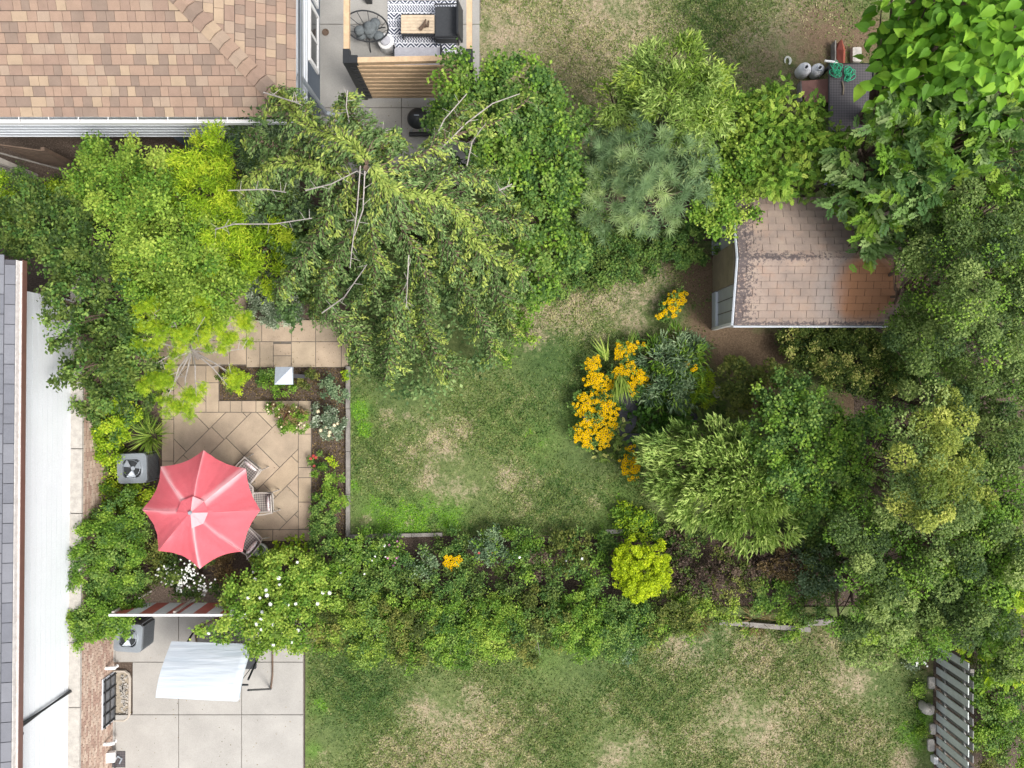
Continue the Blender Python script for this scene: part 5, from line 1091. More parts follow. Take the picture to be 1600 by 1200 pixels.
pl('hydrangea_bush', 'hydrangea with many white flowers above the striped screen', 'bush', [(265,895,22,.9),(290,905,26,1.0),(322,912,20,.9),(300,885,22,.9),(285,922,14,.8)], 'dark', tp='fat', size=.07, cov=2.6, flowers=[('white_petal', 'disc', 150, .032)])
pl('bronze_plant', 'bronze brown perennial between the white hydrangea and the mock orange', 'plant', [(350,890,22,.7),(360,910,20,.7),(335,880,14,.5)], 'bronze', tp='thin', size=.07, cov=3.5)
pl('mock_orange_bush', 'large light green mock orange dotted with white blossom above the swing', 'bush', [(412,918,36,1.9),(450,900,42,1.9),(430,950,50,2.1),(380,940,36,2.0),(480,890,34,1.7),(500,920,30,1.6),(410,990,34,2.0),(450,980,36,1.9),(408,896,20,1.6),(340,985,20,1.9),(370,965,20,2.0),(305,983,12,1.8),(425,1010,14,1.9),(460,1005,14,1.8)], 'light', tp='fat', size=.06, cov=3.0, clump=.13, flowers=[('white_petal', 'daisy', 34, .05)], second=('fresh', dict(cov=1.5)))
pl('spirea_bush', 'small golden spirea at the lower right corner of the paving', 'bush', [(445,855,18,.6),(465,850,14,.6),(475,862,14,.6),(455,870,16,.6)], 'gold', tp='disc', size=.035, cov=2.4, clump=.07)
# potted plants
def pot(label, px, py, r, h, mat, lobes, pal, fl=None, second=None):
    p = P(px, py, h); t = thing('potted_plant', label, 'potted plant', (p.x, p.y, 0)); MB().lathe([(r * .7, .055), (r, h), (r * .9, h), (r * .85, h - .05)], n=22).build('pot', M[mat], t, True)
    fb = FB(); foliage(fb, lobes, tp='leaf', size=.045, cov=3, clump=.07); mats = [LM[pal]]
    if second: foliage(fb, lobes[:2], tp='leaf', size=.05, cov=1.6, clump=.07, mi=1); mats.append(LM[second])
    fb.build('foliage', mats, t, t.location)
    if fl: f2 = FB(); bloom(f2, lobes, 'daisy', fl[1], .03); f2.build('blossom', [M[fl[0]]], t, t.location)
pot('large round pot of red and green foliage near the right patio border', 455, 654, .2, .3, 'pot', [(446,646,15,.6),(464,646,14,.6),(450,664,16,.5),(466,662,14,.5)], 'fresh', ('cream_petal', 10), 'bronze')
pot('small pot of cream flowers on the patio border beside the soil bed', 425, 635, .1, .18, 'pot', [(424,632,7,.35),(420,640,6,.3),(430,637,5,.3)], 'bronze', ('cream_petal', 8), 'fresh')
pot('tiny pale yellow potted flower right of the large round pot', 477, 645, .07, .14, 'potwhite', [(477,645,5,.28)], 'vari', ('cream_petal', 8))
pot('round cream rimmed pot of greenery at the bottom rim of the umbrella', 401, 865, .27, .42, 'potwhite', [(401,868,9,.5),(404,874,9,.5),(396,876,7,.5)], 'light')
# soil bed plants
BED = [('rose_bush', 'grey green rose bush with cream blooms right of the round pot', [(505,650,20,.6),(520,660,18,.6),(515,675,16,.5),(500,668,14,.5)], 'gray', 'cream_petal', 10),
 ('rose_bush', 'bluish rose bush in the bed corner by the timber edging', [(515,600,14,.6),(528,612,14,.6),(505,608,10,.5)], 'blue', None, 0),
 ('bed_plant', 'green perennial directly below the square feeder roof', [(435,603,14,.4),(420,598,12,.4),(448,606,10,.4)], 'fresh', None, 0),
 ('bed_plant', 'trailing green plant left of the square feeder roof', [(412,592,10,.3),(425,585,8,.3),(403,590,6,.25)], 'mid', None, 0),
 ('bed_plant', 'olive green plant right of the square feeder post', [(478,595,12,.4),(468,604,10,.35),(485,585,9,.4)], 'olive', None, 0),
 ('bed_plant', 'small bright green seedling at the upper end of the timber edging', [(537,586,7,.3)], 'lime', None, 0),
 ('bed_plant', 'small plant with one red bloom at the patio edge', [(492,715,9,.3),(497,728,9,.3)], 'mid', 'red_petal', 5),
 ('bed_plant', 'tiny yellow green plant in the middle of the soil bed', [(521,720,8,.25)], 'lime', None, 0),
 ('rose_bush', 'leafy green bush touching the lower timber edging', [(505,745,14,.6),(525,765,18,.6),(530,785,16,.6),(510,778,16,.6)], 'fresh', None, 0),
 ('rose_bush', 'taller dull green bush along the lower patio edge', [(500,795,20,.7),(505,815,20,.7),(495,835,18,.6),(515,835,14,.6)], 'mid', None, 0),
 ('bed_plant', 'yellow speckled low plant at the left corner of the soil bed', [(346,595,10,.4),(352,607,9,.35)], 'vari', None, 0),
 ('bed_plant', 'lime green low plant under the maple beside the soil bed', [(368,602,12,.4),(380,590,10,.4)], 'lime', None, 0)]
for nm, lab, lo, pa, fl, nf in BED: pl(nm, lab, 'bush' if 'rose' in nm else 'plant', lo, pa, tp='leaf', size=.05, cov=2.6, clump=.08, trunk=False, flowers=[(fl, 'daisy', nf, .05)] if fl else None)
# upper row
pl('hawthorn_tree', 'broad dark green small leaved tree right of the slatted screen', 'tree', [(740,120,50,3.6),(800,130,56,3.8),(720,170,40,3.6),(770,190,56,4.0),(850,170,52,3.7),(830,230,60,4.0),(880,230,44,3.6),(860,290,50,3.6),(900,280,36,3.3),(830,340,50,3.2),(870,380,46,2.8),(840,420,40,2.2),(890,180,36,3.3),(700,140,26,3.3),(690,190,30,3.3),(790,260,50,3.8),(820,460,30,1.5)], 'mid', tp='fat', size=.075, cov=3.2, clump=.18, r0=.12, second=('fresh', dict(cov=.9)))
pl('feather_cypress', 'yellow green feathery cypress rising above the blue green pine', 'tree', [(1020,110,40,4.0),(1060,100,40,4.2),(1090,130,44,4.2),(1000,140,36,3.8),(965,150,28,3.6),(1110,160,36,4.0),(1050,150,50,4.4),(1080,180,40,4.0),(980,170,30,3.6)], 'cypress', tp='thin', size=.14, cov=3.2, clump=.2, outward=.9, r0=.1, second=('light', dict(cov=1.6)))
def pine():
    T = pl('pine_tree', 'blue green pine with long needle tufts in the upper middle', 'tree', [(1000,240,70,3.0),(1040,300,70,2.8),(960,300,50,2.6),(940,270,36,2.6)], 'pine', tp='thin', size=.16, cov=2.4, clump=.25, r0=.1)
    fb = FB(); c = [(970,215),(1000,190),(1035,172),(1060,195),(1090,180),(955,245),(990,250),(1025,240),(1065,230),(1095,225),(930,265),(965,285),(1005,285),(1045,270),(1080,265),(1110,250),(930,300),(955,320),(990,325),(1030,310),(1065,300),(1010,350),(975,350),(1045,340),(925,340),(940,355),(1090,300),(1000,215),(1040,210),(1075,210),(940,220),(1020,275),(980,240),(1055,325),(995,300)]
    for a, d_ in c:
        z = 3.0 + 1.3 * math.exp(-((a - 1020) ** 2 + (d_ - 250) ** 2) / 9000) + random.uniform(-.15, .15); n = 7; pos = np.array([list(P(a + random.gauss(0, 8), d_ + random.gauss(0, 8), z + random.uniform(-.15, .1))) for _ in range(n)])
        out = norm(np.array([[(a - 1020) / 160, (250 - d_) / 160, 1.0]]) + rng.normal(0, .25, (n, 3))); f = norm(np.cross(out, rng.normal(0, 1, (n, 3)))); tn = random.gauss(.5, .15)
        fb.scatter('tuft', pos, f, out, rng.uniform(.2, .28, n), tn + rng.normal(0, .1, n))
    fb.build('needle_tufts', [LM['pine']], T, T.location)
pine()
pl('lilac_bush', 'light green round leaved bush between the pine and the shed', 'bush', [(1150,190,40,2.9),(1170,240,40,2.9),(1130,270,36,2.7),(1150,300,36,2.6),(1110,320,30,2.5),(1130,345,24,2.4),(1160,165,28,2.8),(1165,330,18,2.3)], 'fresh', tp='fat', size=.07, cov=3.0, clump=.15, second=('light', dict(cov=1.5)))
pl('low_juniper', 'smooth dark green mound left of the shed wall', 'bush', [(1070,375,34,.9),(1095,380,28,.8),(1050,380,24,.7)], 'mid', tp='sprig', size=.06, cov=4, clump=.1)
pl('ground_cover', 'dense green leafy ground cover under the trees above the main lawn', 'plant', [(900,400,44,.6),(950,400,44,.5),(990,410,34,.4),(870,430,36,.6),(930,425,34,.35),(970,390,40,.7),(1010,385,26,.6)], 'mid', tp='fat', size=.055, cov=2.6, clump=.12, trunk=False, second=('dark', dict(cov=1)))
pl('shade_perennial', 'darker leafy fringe at the lower end of the hawthorn beside the lawn', 'plant', [(800,480,30,1.0),(820,510,24,.7),(790,530,22,.6),(770,560,24,.6),(845,450,24,.8)], 'fresh', tp='leaf', size=.08, cov=2.2, trunk=False, clump=.15)
pl('sumac_tree', 'feathery yellow green sumac above the shed roof', 'tree', [(1215,170,36,3.2),(1250,190,40,3.2),(1230,220,44,3.2),(1190,200,30,3.1),(1270,230,44,3.1),(1220,265,44,3.0),(1270,275,36,2.9),(1190,270,26,2.8),(1310,240,26,2.9),(1200,150,24,3.1),(1245,300,16,2.7)], 'fresh', tp='frond', size=.15, cov=2.6, clump=.2, second=('light', dict(cov=1.4)), r0=.08)
pl('ash_tree', 'grey green ash with long leaflets reaching over the right end of the shed roof', 'tree', [(1400,200,50,4.2),(1450,220,56,4.6),(1520,200,60,4.8),(1580,210,50,4.8),(1380,250,46,4.2),(1430,280,50,4.4),(1500,260,56,4.6),(1570,270,50,4.6),(1350,230,36,4.0),(1350,290,40,3.6),(1370,340,44,3.4),(1350,375,30,3.2),(1400,320,50,3.8),(1460,300,40,4.2),(1310,260,26,3.2),(1330,330,26,3.0),(1390,370,26,3.2),(1590,180,30,4.8)], 'ash', tp='frond', size=.32, cov=2.6, clump=.28, outward=.8, r0=.13, second=('fresh', dict(cov=1.0)))
pl('blue_flower_plant', 'low plant with pale lilac flowers above the shed roof', 'plant', [(1290,285,20,2.0),(1320,280,18,1.9),(1285,270,14,1.9)], 'mid', tp='leaf', size=.07, cov=2.4, flowers=[('lilac_petal', 'disc', 12, .06)])
# catalpa with individual leaves
def catalpa():
    p = P(1520, 60, 5); base = Vector((p.x, p.y, 0)); T = thing('catalpa_tree', 'tree with very large bright green heart shaped leaves in the top right corner', 'tree', base)
    lob = [(1420,40,60,5.0),(1480,60,80,5.6),(1560,60,80,6.2),(1420,110,56,4.8),(1500,130,70,5.0),(1570,140,60,5.2),(1400,150,40,4.4),(1460,180,40,4.2),(1540,190,40,4.4),(1600,30,60,6.6),(1440,-10,60,5.6),(1530,-20,70,6.4),(1385,70,26,4.6)]
    V, Tt = TP['heart']; ms = []
    for k, tn in enumerate((.12, .4, .7)):
        me = bpy.data.meshes.new('leaf'); me.from_pydata([tuple(v) for v in V], [], [tuple(t) for t in Tt]); me.materials.append(LM['catalpa']); me.attributes.new('tone', 'FLOAT', 'POINT').data.foreach_set('value', [tn] * len(V)); ms.append(me)
    cand = []
    for (cx, cy, cz, r, rz) in lobe_world(lob):
        for k in range(int(95 * r * r / 1.0) + 12):
            d_ = rdir(1, 0)[0]; pos = np.array([cx, cy, cz]) + d_ * np.array([r, r, rz]) * random.uniform(.75, 1.05); cand.append((pos, d_))
    cand.sort(key=lambda c: -c[0][2]); fb = FB(); n = 0
    for i, (pos, d_) in enumerate(cand):
        nr = norm((UP * .8 + d_ * .5 + rng.normal(0, .28, 3))[None])[0]; f = d_ * .8 + rng.normal(0, .5, 3) - UP * .3; f = f - nr * f.dot(nr); f /= np.linalg.norm(f); s = random.uniform(.15, .30)
        if n < 300 and i % 2 == 0:
            x = np.cross(f, nr); o = link('leaf', random.choices(ms, (2, 3, 2))[0], T); m = Matrix((x, f, nr)).transposed().to_4x4(); o.matrix_local = Matrix.Translation(Vector(pos) - base) @ m @ Matrix.Scale(s, 4); n += 1
        else: fb.scatter('heart', pos[None], f[None], nr[None], s, np.array([random.uniform(.1, .8)]))
    foliage(fb, [(a, c, r * .9, z - .6) for a, c, r, z in lob], tp='heart', size=.26, cov=1.6, clump=.3, flat=.75)
    tag(fb.build('leaves', [LM['catalpa']], T, base), kind='stuff'); woody(base, lob, .13).build('trunk', M['bark'], T)
catalpa()
# right hand cypresses, one thing per crown
RK = dict(tp='leaf', size=.06, mode='shell', clump=.25, cov=2.7, r0=.06, clumpjit=.26, tonejit=.17)
pl('cypress_tree', 'knobbly dark green cypress at the right end of the shed roof', 'tree', [(1450,350,40,3.8),(1425,380,30,3.5),(1445,400,40,4.0),(1420,430,30,3.7),(1420,460,24,3.4),(1440,450,34,3.6),(1470,360,36,3.8),(1430,540,46,3.2),(1460,510,40,3.2),(1420,500,30,3.0),(1470,560,36,3.0)], 'juni', second=('fresh', dict(cov=.35)), **RK)
pl('cypress_tree', 'broad knobbly green cypress against the right edge level with the shed', 'tree', [(1530,340,44,4.6),(1580,330,40,4.6),(1500,400,40,4.6),(1550,400,54,5.0),(1590,400,40,4.8),(1520,470,56,5.0),(1570,470,50,4.8),(1500,520,40,4.4),(1550,530,44,4.6),(1590,520,40,4.4),(1600,580,30,4.0),(1480,460,26,4.0),(1590,360,40,4.2),(1550,310,36,4.0),(1500,350,34,4.2),(1600,450,40,4.6)], 'juni', second=('fresh', dict(cov=.4)), **RK)
pl('cypress_tree', 'yellowish sparse cypress standing out in the middle of the right hand trees', 'tree', [(1470,650,36,4.4),(1450,690,44,4.8),(1440,730,40,4.8),(1450,770,50,5.0),(1490,780,40,4.8),(1420,780,28,4.6),(1460,810,40,4.8),(1460,845,26,4.4),(1500,740,26,4.4),(1530,720,26,4.2),(1480,700,34,4.4),(1410,760,24,4.4),(1490,820,30,4.5),(1400,790,24,4.3),(1510,790,30,4.3)], 'junigold', bark='bark', second=('juni', dict(cov=1.0)), **dict(RK, r0=.03))
pl('cypress_tree', 'dark cypress at the right edge above the gap with the bare trunk', 'tree', [(1460,610,34,3.2),(1500,600,36,3.4),(1540,620,34,3.4),(1580,630,40,3.8),(1590,680,36,3.8),(1550,670,26,3.2),(1500,650,30,3.2),(1560,590,30,3.8)], 'juni', **RK)
pl('cypress_tree', 'dense green cypress lowest on the right above the bottom lawn', 'tree', [(1350,830,44,3.6),(1380,870,44,3.7),(1340,880,36,3.5),(1360,920,44,3.4),(1420,910,50,3.8),(1470,890,46,4.0),(1400,960,50,3.2),(1340,960,40,2.8),(1460,950,50,3.6),(1380,840,30,3.6),(1440,990,40,3.0),(1380,1000,34,2.4),(1500,930,36,3.6),(1320,1000,24,2.2)], 'juni', second=('fresh', dict(cov=1.0)), **RK)
pl('cypress_tree', 'green cypress in the lower right corner reaching the right edge', 'tree', [(1550,790,40,4.2),(1590,770,36,4.2),(1520,820,36,4.0),(1570,840,46,4.4),(1530,880,50,4.4),(1590,900,50,4.6),(1550,950,50,4.2),(1510,980,40,3.6),(1590,980,44,4.2),(1560,1020,40,3.4),(1600,1050,40,3.6)], 'juni', second=('fresh', dict(cov=1.2)), **RK)
pl('corner_bush', 'yellow green loose bush above the grey fence at the right edge', 'bush', [(1580,1040,40,2.2),(1540,1010,30,2.4),(1600,1000,36,2.6),(1560,970,26,3.8),(1590,930,20,4.4)], 'gold', tp='frond', size=.2, cov=1.8, second=('fresh', dict(cov=1.4)))
pl('corner_bush', 'green shrub right of the grey fence in the bottom corner', 'bush', [(1560,1090,34,1.3),(1590,1120,40,1.3),(1560,1150,30,1.1),(1595,1170,36,1.1),(1540,1060,26,1.4),(1600,1070,30,1.5)], 'fresh', tp='leaf', size=.06, cov=2.8, second=('mid', dict(cov=1.2)))
pl('corner_bush', 'dull brownish shrub directly behind the grey fence', 'bush', [(1525,1080,22,.8),(1530,1110,24,.8),(1535,1150,20,.6),(1520,1050,18,.9),(1545,1185,22,.5)], 'olive', tp='thin', size=.07, cov=2.6)
pl('fence_plant', 'small grey leaved plant with white flowers above the fence end', 'plant', [(1435,1025,14,.4),(1440,1040,12,.4)], 'gray', tp='leaf', size=.045, cov=3, trunk=False, flowers=[('white_petal', 'disc', 10, .04)])
pl('fence_plant', 'small weedy plant beside the pale ornament at the fence foot', 'plant', [(1440,1130,14,.3),(1432,1150,14,.25),(1445,1075,14,.35)], 'fresh', tp='leaf', size=.045, cov=2.6, trunk=False)
tuft('palm_stump', 'bare fan of grey twigs in the gap between the right hand trees', 'plant', 1575, 738, 40, 90, .9, 'bronze', z=1.6)
# right middle
pl('variegated_shrub', 'yellow speckled evergreen shrub below the shed eave', 'bush', [(1260,540,36,.9),(1300,550,40,1.0),(1345,560,44,1.0),(1390,560,36,1.0),(1330,590,30,.8),(1400,590,24,.8),(1290,580,24,.8),(1240,525,22,.7),(1385,530,20,.7),(1350,530,24,.9)], 'vari', tp='leaf', size=.06, cov=2.8, clump=.12, clumpjit=.3, second=('dark', dict(cov=2.0)))
pl('olive_shrub', 'rounded olive green shrub below the left end of the shed', 'bush', [(1165,600,34,1.4),(1200,595,34,1.4),(1180,625,32,1.3),(1150,620,24,1.2),(1215,580,20,1.2),(1150,580,22,1.2)], 'olive', tp='sprig', size=.07, mode='shell', clump=.14, cov=3.0)
pl('hazel_tree', 'mid green broadleaf tree between the lime cypress and the right hand trees', 'tree', [(1220,630,40,2.8),(1260,650,50,3.1),(1210,680,44,2.9),(1300,680,46,3.1),(1250,700,60,3.3),(1320,720,44,3.0),(1290,750,50,3.0),(1340,680,34,2.7),(1230,750,40,2.8),(1350,740,26,2.5),(1270,790,34,2.5),(1360,660,22,2.4),(1310,780,26,2.3),(1240,610,24,2.5),(1380,650,14,2.3)], 'mid', tp='fat', size=.065, cov=2.4, clump=.14, second=('fresh', dict(cov=1.0)), r0=.08)
CX = P(1180, 740, 1.2)
pl('lime_cypress', 'spreading lime green cypress with feathery sprays right of the main lawn', 'tree', [(1060,720,50,2.2),(1110,710,50,2.6),(1150,740,56,2.8),(1080,770,50,2.4),(1130,790,56,2.6),(1190,770,50,2.7),(1170,820,44,2.3),(1210,810,40,2.3),(1040,750,34,1.9),(1100,680,26,2.2),(1060,690,30,2.0),(1160,700,34,2.5),(1200,840,22,2.0),(1040,710,26,1.8),(1130,820,30,2.1)], 'cypress', tp='thin', size=.18, cov=3.4, clump=.17, outward=1.8, flat=.7, droop=.0, centre=(CX.x, CX.y, .6), r0=.08)
pl('spreading_juniper', 'grey green spreading juniper right of the yellow flowers', 'bush', [(1030,560,34,.9),(1060,560,34,.9),(1050,600,36,.9),(1020,600,26,.8),(1080,560,26,.7),(1075,610,26,.8),(1055,535,22,.7),(1095,545,16,.5)], 'blue', tp='thin', size=.17, cov=2.4, clump=.16, outward=1.2, second=('fresh', dict(cov=1)))
pl('golden_spirea', 'small yellow green shrub right of the spreading juniper', 'bush', [(1092,610,20,.7),(1098,590,14,.6),(1085,595,14,.6),(1100,620,14,.6)], 'gold', tp='thin', size=.08, cov=3.2, clump=.08)
pl('bergenia_plant', 'dark glossy round leaved bergenia above the lime cypress', 'plant', [(1005,660,18,.5),(1025,640,24,.5),(1050,650,26,.5),(1020,675,22,.5),(1045,675,20,.5),(1075,640,20,.5),(1000,680,12,.4),(1090,660,16,.4),(1010,635,14,.4)], 'hosta', tp='oval', size=.13, cov=2.4, clump=.14, trunk=False, outward=.8)
pl('dark_fern', 'dark shaded fern right of the bergenia', 'plant', [(1100,670,18,.5),(1120,660,18,.5),(1135,680,22,.5),(1115,645,12,.4)], 'dark', tp='frond', size=.2, cov=1.4, trunk=False)
pl('fern_plant', 'pale variegated fern at the lower end of the yellow flowers', 'plant', [(955,700,16,.45),(962,680,12,.45),(945,705,14,.35),(968,668,9,.45)], 'vari', tp='frond', size=.13, cov=2.2, trunk=False)
# yellow flowers
FL = [('flower_clump', 'large drift of yellow black eyed flowers along the right of the lawn', [(930,595,22,.65),(925,570,14,.55),(915,630,22,.65),(940,625,24,.7),(950,650,26,.7),(925,655,24,.65),(910,680,20,.6),(940,680,24,.65),(955,600,14,.6),(905,645,12,.55),(918,690,14,.5),(932,560,8,.5)], 520),
 ('flower_clump', 'arc of yellow black eyed flowers around the upper side of the dark slab', [(970,555,14,.65),(985,545,12,.6),(980,575,14,.65),(1000,590,16,.65),(990,605,16,.65),(1010,605,10,.6),(965,585,12,.6),(975,600,12,.6),(995,535,6,.5),(1005,540,5,.5),(965,545,10,.6)], 240),
 ('flower_clump', 'short strip of yellow black eyed flowers beside the lime cypress', [(985,705,12,.5),(978,720,13,.5),(990,730,12,.5),(988,745,9,.45),(975,735,8,.45),(992,715,8,.5)], 120),
 ('flower_clump', 'isolated clump of yellow black eyed flowers on bare soil left of the shed', [(1055,470,17,.5),(1050,485,15,.5),(1066,464,10,.5),(1042,478,10,.5),(1030,494,8,.45),(1038,492,7,.45)], 95),
 ('flower_clump', 'small orange yellow flower clump in the border below the main lawn', [(700,872,9,.7),(708,880,11,.7),(718,873,8,.7),(698,880,7,.7)], 46),
 ('flower_clump', 'tiny group of yellow flowers above the golden shrub', [(1074,567,8,.75),(1083,574,6,.75)], 16)]
for nm, lab, lo, nf in FL: pl(nm, lab, 'flowers', lo, 'mid', tp='leaf', size=.06, cov=2.0, clump=.1, trunk=False, flowers=[('petal', 'daisy', nf, .052, True)])
tuft('daylily_plant', 'arching pale green strap leaves in the middle of the yellow flowers', 'plant', 962, 590, 16, 60, .65, z=.5, aim=(-.05, -1, .5)); tuft('daylily_plant', 'strap leaves pointing up left above the yellow flowers', 'plant', 945, 560, 10, 26, .55, z=.3, aim=(-.5, .8, .4)); tuft('daylily_plant', 'few strap leaves at the top of the yellow flowers', 'plant', 980, 540, 10, 12, .4, z=.3, aim=(.3, 1, .5))
# bottom border
def border():
    rows = [('fresh','mid',[(545,860,22,.8),(570,850,20,.7)],'bright leafy perennial at the left end of the lower border',None),
     ('mid','fresh',[(600,862,24,.8),(585,885,24,.8)],'green perennial left of the pink flowers in the lower border',('white_petal',6)),
     ('mid','light',[(615,850,12,.8),(620,870,16,.9)],'perennial with pink blooms in the lower border',('pink_petal',16)),
     ('blue','mid',[(650,870,20,.8),(665,885,20,.8),(640,890,14,.8)],'grey green perennial left of the small orange flowers',None),
     ('mid','dark',[(700,850,22,.6),(730,860,20,.6),(720,895,22,.7)],'dark green perennial behind the small orange flowers',None),
     ('blue','fresh',[(755,860,22,.7),(770,845,18,.6),(775,875,18,.7)],'bluish green perennial right of the small orange flowers',('red_petal',3)),
     ('fresh','mid',[(810,850,24,.6),(820,880,28,.9),(845,865,20,.7)],'fresh green rounded perennial under the middle of the lawn',('white_petal',4)),
     ('purple','dark',[(843,870,12,.9),(838,890,10,.9)],'small wine red plant in the middle of the lower border',None),
     ('olive','mid',[(880,860,24,.6),(905,850,22,.6),(895,885,22,.8)],'olive perennial left of the yellow globe',('white_petal',4)),
     ('mid','fresh',[(935,865,20,.5),(930,890,22,.8),(950,850,16,.5),(925,915,20,.9)],'green perennial touching the yellow globe',None),
     ('fresh','lime',[(1000,820,26,.5),(985,800,20,.4),(1015,840,20,.5),(975,820,16,.35)],'spreading green weeds at the lower right corner of the lawn',None),
     ('dark','mid',[(860,910,26,.9),(800,915,26,.9),(740,920,26,.9)],'dark leafy row behind the lower hedge',None),
     ('mid','fresh',[(540,895,28,1.0),(520,870,24,.9),(560,915,24,1.0)],'leafy shrub between the mock orange and the lower hedge',('white_petal',4)),
     ('mid','dark',[(600,910,28,1.0),(650,915,28,1.0),(695,912,26,1.0)],'shaded leafy row left of the middle of the lower hedge',None)]
    for a, b2, lo, lab, fl in rows: pl('border_perennial', lab, 'plant', lo, a, tp='leaf', size=.06, cov=2.4, clump=.12, trunk=False, second=(b2, dict(cov=1.0)), flowers=[(fl[0], 'disc', max(2, fl[1] // 2 + 1), .035)] if fl else None)
    hedge = [((500,950),(540,980),'olive','hedge length nearest the mock orange and concrete'), ((560,960),(580,1000),'light','second hedge length from the concrete'),
      ((630,960),(640,1010),'olive','hedge length with dead grey twigs left of the middle'), ((700,965),(700,1005),'fresh','hedge length below the small orange flowers'),
      ((770,965),(775,1000),'light','bright hedge length in the middle of the bottom lawn edge'), ((840,965),(840,1000),'olive','olive hedge length right of the middle'),
      ((905,965),(915,995),'fresh','hedge length below and left of the yellow globe'), ((975,965),(970,1000),'mid','hedge length directly below the yellow globe'), ((1040,960),(1030,975),'olive','thin end of the hedge right of the yellow globe')]
    for i, ((a, c), (a2, c2), pa, lab) in enumerate(hedge):
        end = i == 8
        pl('privet_hedge', lab, 'hedge', [(a,c,38,1.2),(a2,c2,34 if not end else 18,1.0),(a+28,c+6,32,1.15),(a-22,c+18,30,1.1)] + ([] if i > 3 else [(a+10,c2+18,26,.8)]), pa, group='hedge along the bottom lawn', tp='leaf', size=.055, cov=2.6, clump=.12, clumpjit=.3, bark='greybark', second=('mid' if i % 2 else 'fresh', dict(cov=1.3)))
border()
pl('golden_globe', 'vivid yellow green rounded dwarf cypress in the lower border', 'bush', [(990,880,34,1.3),(1015,890,32,1.3),(1000,910,32,1.3),(980,895,28,1.2),(1025,870,22,1.2),(1030,900,20,1.2),(1000,925,16,1.0),(975,870,18,1.1)], 'globe', tp='sprig', size=.05, mode='shell', clump=.075, cov=3.2, clumpjit=.2)
PB = [('barberry_bush', 'purple brown barberry directly right of the yellow globe', [(1070,870,28,.9),(1090,905,30,.9),(1065,905,22,.8),(1060,850,22,.7)], 'purple', 'dark'), ('barberry_bush', 'reddish barberry below the lime cypress', [(1140,880,32,.9),(1170,900,30,.9),(1130,910,24,.8)], 'purple', 'olive'),
 ('barberry_bush', 'rusty brown barberry under the right side of the lime cypress', [(1220,865,30,.9),(1240,880,24,.8),(1205,880,20,.8)], 'bronze', 'purple'), ('fern_plant', 'blue green leafy plant right of the barberries', [(1270,880,30,1.0),(1290,905,28,1.0),(1300,870,26,1.1),(1260,905,24,.8)], 'blue', 'dark'),
 ('fern_plant', 'green ferny plant between the barberries and the low timber wall', [(1200,925,26,.7),(1230,930,24,.7),(1180,940,18,.6)], 'mid', 'fresh'), ('fern_plant', 'yellowish leafy weeds below the purple barberry', [(1110,935,22,.6),(1130,950,18,.5),(1090,950,20,.5),(1110,968,14,.4),(1150,968,9,.35),(1128,972,10,.35)], 'light', 'olive'),
 ('fern_plant', 'shaded low leaves behind the purple barberry', [(1050,835,22,.5),(1085,840,20,.5),(1030,845,20,.5)], 'mid', 'dark'), ('fern_plant', 'dark undergrowth below the hazel and left of the cypress', [(1290,830,34,.9),(1310,860,28,.9),(1260,840,24,.8),(1330,800,26,1.0),(1290,930,24,.8),(1265,950,24,.7)], 'dark', 'mid'),
 ('fern_plant', 'pale green mallow like plant hanging over the low timber wall', [(1235,960,13,.6),(1242,972,11,.5),(1228,972,9,.5)], 'light', 'fresh'), ('fern_plant', 'green weeds on the bottom lawn below the timber wall', [(1240,990,12,.3),(1185,985,10,.2),(1165,982,10,.2)], 'fresh', 'light'),
 ('fern_plant', 'tall pale blue green weed standing in front of the lower hedge', [(972,1015,11,.7),(978,1028,9,.5),(968,1003,9,.7)], 'blue', 'light'), ('fern_plant', 'dark undergrowth between the shed shrub and the right hand trees', [(1410,620,26,.6),(1400,680,26,.6),(1390,720,24,.6),(1370,620,14,.4)], 'dark', 'mid'), 
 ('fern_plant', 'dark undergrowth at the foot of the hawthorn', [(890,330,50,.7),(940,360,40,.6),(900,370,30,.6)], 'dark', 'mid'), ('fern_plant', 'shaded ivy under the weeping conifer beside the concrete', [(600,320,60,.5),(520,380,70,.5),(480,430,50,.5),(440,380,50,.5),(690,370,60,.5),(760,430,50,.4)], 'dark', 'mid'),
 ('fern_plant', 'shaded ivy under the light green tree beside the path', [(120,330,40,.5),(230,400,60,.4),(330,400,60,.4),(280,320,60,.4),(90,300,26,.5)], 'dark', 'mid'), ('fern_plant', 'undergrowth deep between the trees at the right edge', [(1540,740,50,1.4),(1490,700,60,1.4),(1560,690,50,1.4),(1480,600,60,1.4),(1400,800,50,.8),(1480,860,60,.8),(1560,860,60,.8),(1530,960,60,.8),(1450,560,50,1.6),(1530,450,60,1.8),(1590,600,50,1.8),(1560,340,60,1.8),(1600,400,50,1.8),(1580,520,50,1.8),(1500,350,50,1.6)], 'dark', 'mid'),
 ('fern_plant', 'undergrowth beneath the ash and the big leaved tree', [(1420,230,60,.6),(1500,200,60,.6),(1560,260,60,.6),(1450,320,50,.6),(1560,120,60,.6),(1460,120,50,.6)], 'dark', 'mid')]
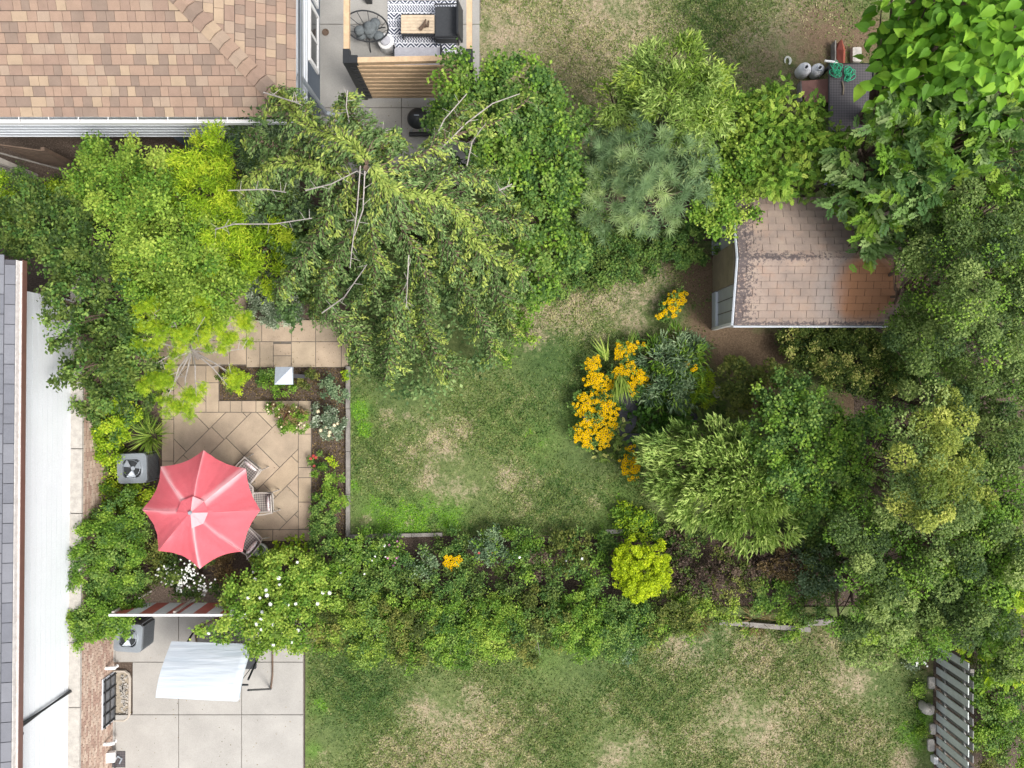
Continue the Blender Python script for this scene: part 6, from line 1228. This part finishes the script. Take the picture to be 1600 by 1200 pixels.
for nm, lab, lo, pa, se in PB: pl(nm, lab, 'bush' if 'barb' in nm else 'plant', lo, pa, tp='leaf', size=.06, cov=2.0, clump=.12, trunk=False, second=(se, dict(cov=1.0)))
tuft('dead_brush', 'pile of dead grey twigs at the left end of the low timber wall', 'twigs', 1085, 965, 30, 120, .35, 'bronze'); tuft('dead_brush', 'dry brown twigs on top of the low timber wall', 'twigs', 1180, 965, 36, 140, .3, 'bronze')
# mulch chips and small litter in the beds
fb = FB(); n = 9000; rects = np.array([[343,571,545,626],[487,626,545,840],[1100,560,1440,700],[1040,830,1320,980],[340,571,545,626],[487,626,545,840]]); ch = rng.integers(0, len(rects), n); A = rects[ch]
px = A[:, 0] + rng.random(n) * (A[:, 2] - A[:, 0]); py = A[:, 1] + rng.random(n) * (A[:, 3] - A[:, 1]); pos = np.stack([(px - 800) / 62, (600 - py) / 62, np.full(n, .012)], 1)
fb.scatter('fat', pos, norm(rng.normal(0, 1, (n, 3)) * np.array([1, 1, .2])), norm(UP + rng.normal(0, .4, (n, 3))), rng.uniform(.015, .05, n), rng.random(n) ** 3)
tag(fb.build('mulch', [LM['bronze']]), 'brown bark mulch scattered over the soil beds', 'mulch', kind='stuff')
fb = FB(); n = 420; R4 = np.array([[255,630,487,840],[386,500,545,574],[180,965,475,1200],[500,150,745,240]]); ch = rng.integers(0, 4, n); A = R4[ch]; px = A[:, 0] + rng.random(n) * (A[:, 2] - A[:, 0]); py = A[:, 1] + rng.random(n) ** .6 * (A[:, 3] - A[:, 1])
pos = np.stack([(px - 800) / 62, (600 - py) / 62, np.full(n, .082)], 1); fb.scatter('leaf', pos, norm(rng.normal(0, 1, (n, 3)) * np.array([1, 1, .1])), norm(UP + rng.normal(0, .3, (n, 3))), rng.uniform(.012, .035, n), rng.random(n) * .8)
tag(fb.build('leaf_litter', [LM['bronze']]), 'scattered dry leaf litter on the paving and concrete', 'leaves', kind='stuff')
print('foliage tris', TRIS, 'objects', len(bpy.data.objects))
